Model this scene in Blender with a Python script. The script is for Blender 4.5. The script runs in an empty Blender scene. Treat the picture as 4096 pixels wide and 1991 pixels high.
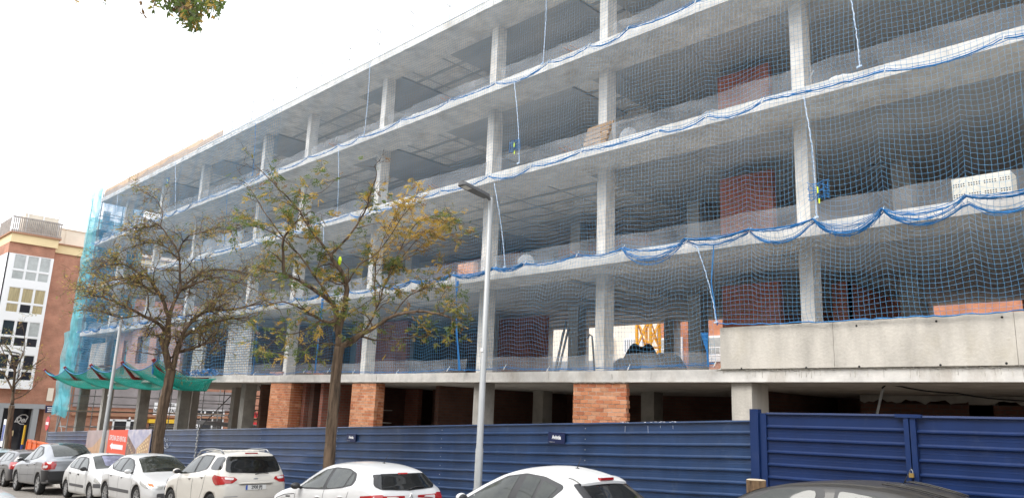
import bpy, bmesh, math, random
import numpy as np
from mathutils import Vector, Matrix, noise
from mathutils.bvhtree import BVHTree
R_ = random.Random(7)
SC = bpy.context.scene
COL = SC.collection
rad = math.radians

# ------------------------------------------------------------------ camera
F_, CX_, CY_ = 3016., 2048., 995.5
_u = np.array([552., 13900, -3016.]); _u /= np.linalg.norm(_u)
_l = np.array([-3078., -532, -3016.]); _l -= _u*(_l@_u); _l /= np.linalg.norm(_l)
_x = -_l; _y = np.cross(_u, _x)
RC = np.array([_x, _y, _u])
cam = bpy.data.cameras.new('camera'); cam.sensor_width = 36; cam.lens = F_/4096*36
cam.clip_start = .05; cam.clip_end = 3000
co = bpy.data.objects.new('camera', cam); COL.objects.link(co); SC.camera = co
co.matrix_world = Matrix([list(RC[i])+[0] for i in range(3)]+[[0, 0, 0, 1]])
def ray(u, v): return RC @ np.array([(u-CX_)/F_, -(v-CY_)/F_, -1.])
def atY(u, v, Y): d = ray(u, v); return Vector(d*(Y/d[1]))
def atX(u, v, X): d = ray(u, v); return Vector(d*(X/d[0]))

# ------------------------------------------------------------------ light
W = bpy.data.worlds.new('World'); SC.world = W; W.use_nodes = True
nt = W.node_tree; nt.nodes.clear()
sky = nt.nodes.new('ShaderNodeTexSky'); sky.sky_type = 'NISHITA'; sky.sun_disc = False
sky.sun_elevation = rad(48); sky.sun_rotation = rad(200); sky.air_density = 1.0; sky.dust_density = 4.0; sky.ozone_density = 1.0
hs = nt.nodes.new('ShaderNodeHueSaturation'); hs.inputs['Saturation'].default_value = .22; hs.inputs['Value'].default_value = 1.0
# an overcast layer: cloud evens the sky out
mixc = nt.nodes.new('ShaderNodeMix'); mixc.data_type = 'RGBA'; mixc.inputs[0].default_value = .55
mixc.inputs[7].default_value = (14.5, 15.0, 15.8, 1)
bg = nt.nodes.new('ShaderNodeBackground'); bg.inputs['Strength'].default_value = .12
wo = nt.nodes.new('ShaderNodeOutputWorld')
nt.links.new(sky.outputs[0], hs.inputs['Color']); nt.links.new(hs.outputs[0], mixc.inputs[6])
nt.links.new(mixc.outputs[2], bg.inputs[0]); nt.links.new(bg.outputs[0], wo.inputs[0])
sl = bpy.data.lights.new('sun', 'SUN'); sl.energy = 1.0; sl.angle = rad(25); sl.color = (1, .96, .9)
so = bpy.data.objects.new('sun', sl); COL.objects.link(so)
so.rotation_euler = Vector((.35, .75, -1.0)).to_track_quat('-Z', 'Y').to_euler()
SC.view_settings.view_transform = 'Standard'; SC.view_settings.look = 'None'
SC.view_settings.exposure = .84; SC.view_settings.gamma = 1; SC.view_settings.use_curve_mapping = False
try:
    SC.cycles.max_bounces = 8; SC.cycles.transparent_max_bounces = 24
except Exception: pass

# ------------------------------------------------------------------ helpers
def tag(o, label=None, cat=None, group=None, kind=None):
    if label: o['label'] = label
    if cat: o['category'] = cat
    if group: o['group'] = group
    if kind: o['kind'] = kind
    return o
def empty(name, loc=(0, 0, 0), label=None, cat=None, group=None, rz=0):
    o = bpy.data.objects.new(name, None); COL.objects.link(o); o.location = loc; o.rotation_euler = (0, 0, rz)
    o.empty_display_size = .2
    return tag(o, label, cat, group)
class MB:
    def __init__(s): s.v = []; s.f = []; s.m = []
    def add(s, vs, fs, mi=0):
        n = len(s.v); s.v += [tuple(v) for v in vs]; s.f += [tuple(i+n for i in f) for f in fs]; s.m += [mi]*len(fs); return s
    def box(s, x0, x1, y0, y1, z0, z1, mi=0, shear=0.):
        # shear: z rises with x by this slope
        vs = [(x, y, z+shear*x) for z in (z0, z1) for y in (y0, y1) for x in (x0, x1)]
        return s.add(vs, [(0, 2, 3, 1), (4, 5, 7, 6), (0, 1, 5, 4), (2, 6, 7, 3), (0, 4, 6, 2), (1, 3, 7, 5)], mi)
    def bar(s, a, b, w, h=None, mi=0, up=(0, 0, 1)):
        a = Vector(a); b = Vector(b); h = h or w; d = (b-a)
        if d.length < 1e-6: return s
        d.normalize(); u = Vector(up)
        if abs(d.dot(u)) > .98: u = Vector((1, 0, 0))
        r = d.cross(u).normalized(); q = r.cross(d)
        vs = [p+r*sx*w/2+q*sz*h/2 for p in (a, b) for sx, sz in ((-1, -1), (1, -1), (1, 1), (-1, 1))]
        return s.add(vs, [(3, 2, 1, 0), (4, 5, 6, 7), (0, 1, 5, 4), (1, 2, 6, 5), (2, 3, 7, 6), (3, 0, 4, 7)], mi)
    def tube(s, pts, r, n=6, mi=0, cap=True):
        pts = [Vector(p) for p in pts]; m = len(pts)
        rs = list(r) if hasattr(r, '__len__') else [r]*m
        ref = Vector((0, 0, 1)); base = len(s.v); vs = []
        d0 = (pts[1]-pts[0]).normalized()
        if abs(d0.dot(ref)) > .9: ref = Vector((1, 0, 0))
        rr = d0.cross(ref).normalized()
        for i in range(m):
            d = (pts[min(i+1, m-1)]-pts[max(i-1, 0)])
            d = d.normalized() if d.length > 1e-9 else d0
            rr = (rr-d*rr.dot(d))
            rr = rr.normalized() if rr.length > 1e-6 else d.orthogonal().normalized()
            q = d.cross(rr)
            for k in range(n):
                t = 2*math.pi*k/n; vs.append(pts[i]+(rr*math.cos(t)+q*math.sin(t))*rs[i])
        fs = [(i*n+k, i*n+(k+1) % n, (i+1)*n+(k+1) % n, (i+1)*n+k) for i in range(m-1) for k in range(n)]
        if cap: fs += [tuple(reversed(range(n))), tuple((m-1)*n+k for k in range(n))]
        return s.add(vs, fs, mi)
    def lathe(s, prof, n=24, axis='Z', o=(0, 0, 0), mi=0):
        # prof: (radius, height) pairs
        vs = []
        for (r, h) in prof:
            for k in range(n):
                t = 2*math.pi*k/n; a, b = r*math.cos(t), r*math.sin(t)
                p = {'Z': (a, b, h), 'Y': (a, h, -b), 'X': (h, a, b)}[axis]
                vs.append((p[0]+o[0], p[1]+o[1], p[2]+o[2]))
        fs = [(i*n+k, i*n+(k+1) % n, (i+1)*n+(k+1) % n, (i+1)*n+k) for i in range(len(prof)-1) for k in range(n)]
        return s.add(vs, fs, mi)
    def ell(s, c, r, n=12, m=8, mi=0):
        vs = []; c = Vector(c)
        for i in range(m+1):
            a = math.pi*i/m
            for k in range(n):
                t = 2*math.pi*k/n
                vs.append((c.x+r[0]*math.sin(a)*math.cos(t), c.y+r[1]*math.sin(a)*math.sin(t), c.z+r[2]*math.cos(a)))
        fs = [(i*n+k, (i+1)*n+k, (i+1)*n+(k+1) % n, i*n+(k+1) % n) for i in range(m) for k in range(n)]
        return s.add(vs, fs, mi)
    def grid(s, fn, nu, nv, mi=0):
        vs = [fn(i/nu, j/nv) for j in range(nv+1) for i in range(nu+1)]
        fs = [(j*(nu+1)+i, j*(nu+1)+i+1, (j+1)*(nu+1)+i+1, (j+1)*(nu+1)+i) for j in range(nv) for i in range(nu)]
        return s.add(vs, fs, mi)
    def plate(s, poly, y0, y1, mi=0):
        # an outline in x,z given thickness along y
        n = len(poly)
        vs = [(p[0], y0, p[1]) for p in poly]+[(p[0], y1, p[1]) for p in poly]
        return s.add(vs, [tuple(range(n)), tuple(reversed(range(n, 2*n)))]+[(i, i+n, (i+1) % n+n, (i+1) % n) for i in range(n)], mi)
    def mesh(s, name, mats, smooth=False):
        me = bpy.data.meshes.new(name); me.from_pydata(s.v, [], s.f)
        for m in mats: me.materials.append(m)
        if len(mats) > 1: me.polygons.foreach_set('material_index', s.m)
        if smooth: me.polygons.foreach_set('use_smooth', [True]*len(me.polygons))
        me.update(); return me
    def obj(s, name, mats, parent=None, smooth=False, loc=None, **kw):
        if not isinstance(mats, (list, tuple)): mats = [mats]
        o = bpy.data.objects.new(name, s.mesh(name, mats, smooth)); COL.objects.link(o)
        if parent: o.parent = parent
        if loc: o.location = loc
        return tag(o, **kw)
def link(name, me, parent=None, loc=(0, 0, 0), rot=(0, 0, 0), sc=(1, 1, 1)):
    o = bpy.data.objects.new(name, me); COL.objects.link(o); o.parent = parent
    o.location = loc; o.rotation_euler = rot; o.scale = sc; return o
def box(name, x0, x1, y0, y1, z0, z1, mat, parent=None, shear=0., **kw):
    return MB().box(x0, x1, y0, y1, z0, z1, 0, shear).obj(name, mat, parent, **kw)
def copy_tree(o, parent=None):
    c = o.copy(); COL.objects.link(c); c.parent = parent
    for ch in [k for k in bpy.data.objects if k.parent == o]: copy_tree(ch, c)
    return c
def text_mesh(name, s, size, mat, parent, M, ext=.003, align='CENTER', shear=0., sx=1., bold=0.):
    cu = bpy.data.curves.new(name, 'FONT'); cu.body = s; cu.size = size; cu.extrude = ext; cu.align_x = align; cu.align_y = 'CENTER'
    cu.shear = shear; cu.offset = bold
    t = bpy.data.objects.new(name+'_tmp', cu); COL.objects.link(t)
    dg = bpy.context.evaluated_depsgraph_get(); me = bpy.data.meshes.new_from_object(t.evaluated_get(dg))
    bpy.data.objects.remove(t); bpy.data.curves.remove(cu)
    me.materials.clear(); me.materials.append(mat)
    me.transform(Matrix.Diagonal((sx, 1, 1, 1)))
    me.transform(M)
    o = bpy.data.objects.new(name, me); COL.objects.link(o); o.parent = parent
    return o

# ------------------------------------------------------------------ materials
def mat(name, col, rough=.7, metal=0., noise_s=None, noise_a=.25, col2=None, bump=0., bump_s=40., coat=0., spec=.5, streak=False, detail=6., alpha=None, trans=0., emit=None, rgh2=None, obvar=0., stain=None):
    m = bpy.data.materials.new(name); m.use_nodes = True; n = m.node_tree; b = n.nodes['Principled BSDF']
    b.inputs['Base Color'].default_value = (*col, 1); b.inputs['Roughness'].default_value = rough; b.inputs['Metallic'].default_value = metal
    b.inputs['Specular IOR Level'].default_value = spec; b.inputs['Coat Weight'].default_value = coat; b.inputs['Coat Roughness'].default_value = .03
    if trans: b.inputs['Transmission Weight'].default_value = trans
    if alpha is not None: b.inputs['Alpha'].default_value = alpha
    tc = n.nodes.new('ShaderNodeTexCoord')
    src = None
    if noise_s:
        t = n.nodes.new('ShaderNodeTexNoise'); t.inputs['Scale'].default_value = noise_s; t.inputs['Detail'].default_value = detail; t.inputs['Roughness'].default_value = .62
        if streak:
            mp = n.nodes.new('ShaderNodeMapping'); mp.inputs['Scale'].default_value = (1, 1, .08) if streak is True else streak
            n.links.new(tc.outputs['Object'], mp.inputs[0]); n.links.new(mp.outputs[0], t.inputs['Vector'])
        else: n.links.new(tc.outputs['Object'], t.inputs['Vector'])
        rp = n.nodes.new('ShaderNodeValToRGB'); c2 = col2 or tuple(c*(1-noise_a) for c in col)
        rp.color_ramp.elements[0].color = (*c2, 1); rp.color_ramp.elements[0].position = .34
        rp.color_ramp.elements[1].color = (*[min(1, c*(1+noise_a*.35)) for c in col], 1); rp.color_ramp.elements[1].position = .62
        n.links.new(t.outputs['Fac'], rp.inputs[0]); src = rp.outputs[0]
    if stain:                                  # (colour, scale, stretch, strength, threshold)
        sc_, ss, st_, sa, th_ = stain
        mp2 = n.nodes.new('ShaderNodeMapping'); mp2.inputs['Scale'].default_value = st_; mp2.inputs['Location'].default_value = (3.1, 7.7, 1.3)
        ts = n.nodes.new('ShaderNodeTexNoise'); ts.inputs['Scale'].default_value = ss; ts.inputs['Detail'].default_value = 9; ts.inputs['Roughness'].default_value = .7
        n.links.new(tc.outputs['Object'], mp2.inputs[0]); n.links.new(mp2.outputs[0], ts.inputs['Vector'])
        mr2 = n.nodes.new('ShaderNodeMapRange'); mr2.inputs['From Min'].default_value = th_; mr2.inputs['From Max'].default_value = th_+.14; mr2.inputs['To Max'].default_value = sa
        n.links.new(ts.outputs['Fac'], mr2.inputs[0]); mxs = n.nodes.new('ShaderNodeMix'); mxs.data_type = 'RGBA'
        n.links.new(mr2.outputs[0], mxs.inputs[0]); mxs.inputs[7].default_value = (*sc_, 1)
        if src: n.links.new(src, mxs.inputs[6])
        else: mxs.inputs[6].default_value = (*col, 1)
        src = mxs.outputs[2]
    if obvar:
        oi = n.nodes.new('ShaderNodeObjectInfo'); h = n.nodes.new('ShaderNodeHueSaturation')
        mr = n.nodes.new('ShaderNodeMapRange'); mr.inputs['To Min'].default_value = 1-obvar; mr.inputs['To Max'].default_value = 1+obvar
        n.links.new(oi.outputs['Random'], mr.inputs['Value']); n.links.new(mr.outputs[0], h.inputs['Value'])
        if src: n.links.new(src, h.inputs['Color'])
        else: h.inputs['Color'].default_value = (*col, 1)
        src = h.outputs[0]
    if src: n.links.new(src, b.inputs['Base Color'])
    if bump:
        t2 = n.nodes.new('ShaderNodeTexNoise'); t2.inputs['Scale'].default_value = bump_s; t2.inputs['Detail'].default_value = 5
        n.links.new(tc.outputs['Object'], t2.inputs['Vector'])
        bn = n.nodes.new('ShaderNodeBump'); bn.inputs['Strength'].default_value = bump; bn.inputs['Distance'].default_value = .02
        n.links.new(t2.outputs['Fac'], bn.inputs['Height']); n.links.new(bn.outputs[0], b.inputs['Normal'])
    if emit: b.inputs['Emission Color'].default_value = (*col, 1); b.inputs['Emission Strength'].default_value = emit
    return m
def brickmat(name, c1, c2, mortar, bw=.24, rh=.07, ms=.010, plane='XZ', var=.3):
    # far brickwork only (single bricks are under a pixel or two)
    m = bpy.data.materials.new(name); m.use_nodes = True; n = m.node_tree; b = n.nodes['Principled BSDF']; b.inputs['Roughness'].default_value = .9
    tc = n.nodes.new('ShaderNodeTexCoord'); sp = n.nodes.new('ShaderNodeSeparateXYZ'); cb = n.nodes.new('ShaderNodeCombineXYZ')
    n.links.new(tc.outputs['Object'], sp.inputs[0])
    ad = n.nodes.new('ShaderNodeMath'); ad.operation = 'ADD'
    n.links.new(sp.outputs[0], ad.inputs[0]); n.links.new(sp.outputs[1], ad.inputs[1])
    n.links.new(ad.outputs[0], cb.inputs[0]); n.links.new(sp.outputs[2], cb.inputs[1])
    t = n.nodes.new('ShaderNodeTexBrick'); t.inputs['Scale'].default_value = 1.; t.inputs['Brick Width'].default_value = bw; t.inputs['Row Height'].default_value = rh
    t.inputs['Mortar Size'].default_value = ms; t.inputs['Color1'].default_value = (*c1, 1); t.inputs['Color2'].default_value = (*c2, 1); t.inputs['Mortar'].default_value = (*mortar, 1)
    n.links.new(cb.outputs[0], t.inputs['Vector'])
    ns = n.nodes.new('ShaderNodeTexNoise'); ns.inputs['Scale'].default_value = 1.1; ns.inputs['Detail'].default_value = 6; n.links.new(tc.outputs['Object'], ns.inputs['Vector'])
    mr = n.nodes.new('ShaderNodeMapRange'); mr.inputs['From Min'].default_value = .3; mr.inputs['From Max'].default_value = .7; mr.inputs['To Min'].default_value = 1-var; mr.inputs['To Max'].default_value = 1+var*.5
    n.links.new(ns.outputs['Fac'], mr.inputs[0])
    h = n.nodes.new('ShaderNodeHueSaturation'); n.links.new(t.outputs['Color'], h.inputs['Color']); n.links.new(mr.outputs[0], h.inputs['Value'])
    n.links.new(h.outputs[0], b.inputs['Base Color'])
    bn = n.nodes.new('ShaderNodeBump'); bn.inputs['Strength'].default_value = .5; bn.inputs['Distance'].default_value = .01; bn.invert = True
    n.links.new(t.outputs['Fac'], bn.inputs['Height']); n.links.new(bn.outputs[0], b.inputs['Normal'])
    return m
def sheetmat(name, col, dens):
    # thin plastic film or fine debris netting: part of the light passes
    m = bpy.data.materials.new(name); m.use_nodes = True; n = m.node_tree; n.nodes.clear()
    o = n.nodes.new('ShaderNodeOutputMaterial'); mx = n.nodes.new('ShaderNodeMixShader'); tr = n.nodes.new('ShaderNodeBsdfTransparent')
    p = n.nodes.new('ShaderNodeBsdfPrincipled'); p.inputs['Base Color'].default_value = (*col, 1); p.inputs['Roughness'].default_value = .45
    tl = n.nodes.new('ShaderNodeBsdfTranslucent'); tl.inputs[0].default_value = (*col, 1); m2 = n.nodes.new('ShaderNodeMixShader'); m2.inputs[0].default_value = .4
    tc = n.nodes.new('ShaderNodeTexCoord'); ns = n.nodes.new('ShaderNodeTexNoise'); ns.inputs['Scale'].default_value = 1.1; ns.inputs['Detail'].default_value = 3
    n.links.new(tc.outputs['Object'], ns.inputs['Vector'])
    mr = n.nodes.new('ShaderNodeMapRange'); mr.inputs['From Min'].default_value = .35; mr.inputs['From Max'].default_value = .65; mr.inputs['To Min'].default_value = dens*.65; mr.inputs['To Max'].default_value = min(1, dens*1.3)
    n.links.new(ns.outputs['Fac'], mr.inputs[0]); n.links.new(mr.outputs[0], mx.inputs[0])
    bn = n.nodes.new('ShaderNodeBump'); bn.inputs['Strength'].default_value = .3; bn.inputs['Distance'].default_value = .05
    n.links.new(ns.outputs['Fac'], bn.inputs['Height']); n.links.new(bn.outputs[0], p.inputs['Normal'])
    n.links.new(p.outputs[0], m2.inputs[1]); n.links.new(tl.outputs[0], m2.inputs[2])
    n.links.new(tr.outputs[0], mx.inputs[1]); n.links.new(m2.outputs[0], mx.inputs[2]); n.links.new(mx.outputs[0], o.inputs[0])
    return m
def leafmat(name, col):
    m = mat(name, col, .6, noise_s=1.6, noise_a=.35); n = m.node_tree; p = n.nodes['Principled BSDF']; o = n.nodes['Material Output']
    t = n.nodes.new('ShaderNodeBsdfTranslucent'); x = n.nodes.new('ShaderNodeMixShader'); x.inputs[0].default_value = .42
    t.inputs[0].default_value = (min(1, col[0]*1.5), min(1, col[1]*1.5), col[2]*1.2, 1)
    n.links.new(p.outputs[0], x.inputs[1]); n.links.new(t.outputs[0], x.inputs[2]); n.links.new(x.outputs[0], o.inputs[0]); return m
M = {}
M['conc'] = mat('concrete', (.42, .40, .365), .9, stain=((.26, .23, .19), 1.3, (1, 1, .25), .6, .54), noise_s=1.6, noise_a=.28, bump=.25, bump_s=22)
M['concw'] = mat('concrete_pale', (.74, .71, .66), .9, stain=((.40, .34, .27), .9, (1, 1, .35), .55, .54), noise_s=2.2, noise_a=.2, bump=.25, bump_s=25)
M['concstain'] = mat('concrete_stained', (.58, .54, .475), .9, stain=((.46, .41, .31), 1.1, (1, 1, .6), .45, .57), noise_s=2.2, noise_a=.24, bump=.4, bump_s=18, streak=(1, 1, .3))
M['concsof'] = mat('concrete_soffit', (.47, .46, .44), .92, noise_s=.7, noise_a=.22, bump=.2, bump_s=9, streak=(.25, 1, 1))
M['lat'] = mat('laitance', (.68, .65, .58), .95, noise_s=14, noise_a=.35, bump=.6, bump_s=60)
M['bwallshade'] = brickmat('partition_brick_shaded', (.17, .075, .05), (.13, .055, .04), (.11, .085, .07), .25, .10, .012)  # partition brick darkened: shade of the unlit rooms put into its colour
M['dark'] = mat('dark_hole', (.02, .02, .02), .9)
M['heap'] = mat('rubble', (.06, .055, .05), .95, noise_s=2.5, noise_a=.5, bump=.6, bump_s=9)
M['asph'] = mat('asphalt', (.26, .235, .205), .92, noise_s=1.2, noise_a=.18, bump=.35, bump_s=160)
M['pave'] = mat('paving', (.30, .28, .25), .9, noise_s=2.5, noise_a=.25, bump=.2, bump_s=60)
M['soil'] = mat('soil', (.16, .13, .10), .95, noise_s=.9, noise_a=.4, bump=.5, bump_s=12)
M['fence'] = mat('fence_blue', (.020, .051, .132), .34, stain=((.10, .13, .19), 2.5, (1, 1, .6), .35, .57), noise_s=1.4, noise_a=.28, streak=(1, 1, .35), bump=.05, bump_s=4, metal=.0, spec=.55, coat=.35)
M['gate'] = mat('gate_blue', (.007, .026, .104), .36, stain=((.05, .07, .14), 3, (1, 1, .5), .3, .58), noise_s=1.4, noise_a=.18, streak=(1, 1, .35), spec=.5)
M['netb'] = mat('net_cord_blue', (.085, .27, .47), .6)
M['ropeb'] = mat('rope_blue', (.018, .19, .48), .6, noise_s=30, noise_a=.3)
M['ropew'] = mat('rope_white', (.62, .70, .76), .7, noise_s=40, noise_a=.35, col2=(.15, .32, .6))
M['tie'] = mat('white_tie', (.75, .75, .72), .6)
M['film'] = sheetmat('plastic_film', (.66, .66, .67), .28)
M['filmw'] = sheetmat('plastic_film_dense', (.7, .72, .74), .5)
M['teal'] = sheetmat('teal_debris_net', (.10, .50, .58), .68)
M['teald'] = sheetmat('blue_debris_net', (.03, .25, .48), .7)
M['green'] = mat('green_net_cord', (.02, .44, .35), .6)
M['greens'] = sheetmat('green_safety_net', (.02, .40, .32), .22)
M['red'] = mat('red_steel', (.30, .028, .022), .55, noise_s=6, noise_a=.3)
M['galv'] = mat('galvanised', (.45, .46, .46), .45, metal=.5, noise_s=5, noise_a=.2)
M['lampp'] = mat('lamp_post_grey', (.42, .43, .43), .5, metal=.3, noise_s=2.5, noise_a=.22, streak=True)
M['lampg'] = mat('lamp_grey', (.12, .125, .13), .4)
M['lens'] = mat('lamp_lens', (.75, .75, .72), .2)
M['steel'] = mat('scaffold_steel', (.10, .10, .10), .5, metal=.3)
M['steell'] = mat('scaffold_galv', (.30, .31, .31), .5, metal=.4)
M['wood'] = mat('timber', (.40, .27, .16), .8, noise_s=6, noise_a=.35, streak=(.2, 3, 3), bump=.3)
M['post'] = mat('log_bark', (.27, .17, .09), .9, noise_s=7, noise_a=.6, col2=(.06, .035, .02), streak=(1, 1, .14), bump=.6, bump_s=30)
M['posttop'] = mat('log_cut', (.55, .45, .32), .85, noise_s=9, noise_a=.2)
M['bark'] = mat('bark', (.17, .115, .075), .95, noise_s=9, noise_a=.65, col2=(.035, .024, .016), streak=(1, 1, .13), bump=1., bump_s=35)
M['twig'] = mat('twig_bark', (.12, .085, .06), .9, noise_s=5, noise_a=.3)
M['lg'] = leafmat('leaf_green', (.12, .17, .05))
M['ly'] = leafmat('leaf_yellow', (.52, .35, .09))
M['lb'] = leafmat('leaf_brown', (.26, .16, .09))
M['lo'] = leafmat('leaf_olive', (.28, .25, .07))
M['brick1'] = mat('brick_orange', (.62, .25, .12), .9, noise_s=9, noise_a=.2, bump=.5, bump_s=40, obvar=.13)
M['brick2'] = mat('brick_dusty', (.66, .34, .20), .9, noise_s=14, noise_a=.35, col2=(.60, .25, .12), bump=.5, bump_s=40, obvar=.12)
M['brick3'] = mat('brick_deep', (.54, .19, .09), .9, noise_s=9, noise_a=.25, bump=.5, bump_s=40, obvar=.12)
M['mortar'] = mat('mortar', (.60, .52, .43), .95, noise_s=12, noise_a=.3, bump=.5, bump_s=30)
M['bwall'] = brickmat('partition_brick', (.40, .135, .09), (.32, .105, .07), (.27, .2, .16), .25, .10, .012)
M['bwallp'] = brickmat('infill_brick_pink', (.52, .27, .22), (.44, .22, .17), (.50, .40, .34), .25, .10, .012)
M['bwallw'] = brickmat('infill_brick_white', (.62, .60, .55), (.55, .52, .47), (.25, .22, .19), .35, .11, .02)
M['bfar'] = brickmat('street_brick', (.47, .20, .125), (.40, .16, .10), (.44, .29, .21), .24, .072, .010, var=.28)
M['bfar2'] = brickmat('rear_brick', (.62, .24, .12), (.55, .2, .1), (.5, .3, .2), .24, .072, .010)
M['cream'] = mat('cream_render', (.78, .62, .36), .85, noise_s=.8, noise_a=.08)
M['creamw'] = mat('cream_wall', (.80, .72, .60), .85, noise_s=.6, noise_a=.1)
M['beige'] = mat('beige_wall', (.55, .47, .36), .85, noise_s=.6, noise_a=.15)
M['white'] = mat('white_frame', (.80, .80, .80), .4)
M['cornice'] = mat('cornice_brown', (.38, .20, .12), .8)
M['pane'] = mat('window_pane', (.10, .11, .11), .04, spec=.8)
M['panecur'] = mat('curtained_pane', (.44, .36, .20), .25, spec=.7, noise_s=5, noise_a=.45, streak=(1, 5, .15))
M['panegr'] = mat('blinded_pane', (.42, .44, .43), .25, spec=.7, noise_s=2, noise_a=.2)
M['paned'] = mat('dark_pane', (.025, .027, .035), .05, spec=.8)
M['greyw'] = mat('grey_render', (.30, .27, .27), .9, noise_s=.5, noise_a=.25)
M['terr'] = mat('terrace_screen', (.36, .32, .29), .8, noise_s=3, noise_a=.25)
M['greym'] = mat('grey_metal', (.33, .34, .35), .5, metal=.2)
M['crane'] = mat('crane_yellow', (.75, .38, .02), .5)
M['yell'] = mat('yellow_paint', (.80, .50, .03), .5)
M['orange'] = mat('orange_container', (.85, .15, .02), .5, noise_s=2, noise_a=.15)
M['bluep'] = mat('blue_print', (.05, .08, .30), .5)
M['signr'] = mat('sign_red', (.62, .02, .025), .4)
M['navy'] = mat('plaque_navy', (.01, .018, .07), .35)
M['signw'] = mat('sign_white', (.85, .85, .85), .4)
M['bannr'] = mat('banner_red', (.78, .10, .045), .5)
M['bann1'] = mat('banner_dusk', (.42, .33, .32), .5, noise_s=1.5, noise_a=.2)
M['bannsky'] = mat('banner_sky', (.30, .30, .42), .5, noise_s=3, noise_a=.5, col2=(.62, .58, .62))
M['bannb'] = mat('banner_building', (.52, .33, .20), .5, noise_s=3, noise_a=.2)
M['bannd'] = mat('banner_dark', (.13, .08, .07), .5, noise_s=4, noise_a=.4, col2=(.3, .2, .15))
M['chalk'] = mat('white_paint_mark', (.62, .65, .72), .7)
M['brass'] = mat('brass', (.62, .42, .14), .35, metal=.8)
M['tanp'] = mat('tan_panel', (.52, .38, .27), .8, noise_s=2, noise_a=.2, obvar=.12)
M['crate'] = mat('white_crate', (.80, .77, .66), .6, noise_s=6, noise_a=.08)
M['bag'] = mat('white_bag', (.82, .82, .80), .7, noise_s=8, noise_a=.15)
M['hiviz'] = mat('yellow_plastic', (.75, .95, .02), .5)
M['rubber'] = mat('rubber', (.018, .018, .018), .75, noise_s=20, noise_a=.3)
M['blackp'] = mat('black_plastic', (.028, .028, .03), .5)
M['trim'] = mat('grey_trim', (.09, .09, .095), .5)
M['glass'] = mat('car_glass', (.020, .024, .022), .03, spec=.5, coat=.0, noise_s=2.6, noise_a=.6, col2=(.055, .06, .05))
M['glassd'] = mat('car_glass_tinted', (.010, .011, .012), .04, spec=.7)
M['rim'] = mat('alloy_rim', (.50, .50, .50), .35, metal=.7)
M['taill'] = mat('tail_light_red', (.40, .012, .012), .12, coat=.6, spec=.6)
M['tailc'] = mat('tail_light_clear', (.72, .66, .66), .12, coat=.6)
M['taild'] = mat('tail_light_dark', (.10, .018, .018), .12, coat=.6)
M['headl'] = mat('head_light', (.62, .62, .60), .08, coat=.8, metal=.3)
M['plate'] = mat('number_plate', (.78, .78, .76), .4)
M['plateb'] = mat('plate_blue', (.02, .10, .5), .4)
M['ink'] = mat('ink', (.02, .02, .025), .5)
def paint(name, c, metal=0.): return mat(name, c, .35 if metal else .3, metal=metal, coat=.7, noise_s=1.5, noise_a=.06)
M['pw'] = paint('white_paint', (.70, .70, .70)); M['pw2'] = paint('warm_white_paint', (.71, .68, .62)); M['pw3'] = mat('dusty_white_paint', (.68, .68, .67), .4, coat=.3, noise_s=2.5, noise_a=.1)
M['ps'] = paint('silver_paint', (.27, .28, .30), .5); M['pd'] = paint('dark_grey_paint', (.04, .036, .042), .3)
M['pk'] = mat('dusty_black_paint', (.020, .018, .016), .42, coat=.25, noise_s=3, noise_a=.5, col2=(.034, .029, .023)); M['pt'] = paint('pale_teal_paint', (.35, .45, .47), .4)

# ------------------------------------------------------------------ terrain
SL = .049
def zr(x): return -1.88+.0505*max(-82., min(30., x))      # road level: the street climbs to the right
def strip(name, y0, y1, dz, m, xs, thick=0, **kw):
    mb = MB(); top = [(x, y, zr(x)+dz) for x in xs for y in (y0, y1)]
    n = len(xs); fs = [(2*i, 2*i+2, 2*i+3, 2*i+1) for i in range(n-1)]
    if thick:
        bot = [(x, y, zr(x)+dz-thick) for x in xs for y in (y0, y1)]; k = 2*n; top = top+bot
        fs += [(2*i+k, 2*i+1+k, 2*i+3+k, 2*i+2+k) for i in range(n-1)]
        fs += [(2*i, 2*i+k, 2*i+2+k, 2*i+2) for i in range(n-1)]+[(2*i+1, 2*i+3, 2*i+3+k, 2*i+1+k) for i in range(n-1)]
        fs += [(0, 1, 1+k, k), (2*n-2, 2*n-2+k, 2*n-1+k, 2*n-1)]
    mb.add(top, fs); return mb.obj(name, m, kind='structure', **kw)
strip('ground', -900, 900, -.02, M['soil'], [-900, -82, 30, 900])
strip('road', .6, 10.0, .0, M['asph'], [-400, -82, 30, 200])
strip('side_street', 10.0, 300, -.006, M['asph'], [-74, -62])
strip('pavement', 10.0, 13.2, .13, M['pave'], [-61, 30, 120], .3)
strip('kerb', 9.85, 9.998, .125, M['concw'], [-61, 30, 120], .3)
strip('near_pavement', -7, .58, .13, M['pave'], [-200, -82, 30, 120], .3)
strip('corner_pavement', 10.2, 60, .13, M['pave'], [-300, -82, -73], .3)
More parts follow.
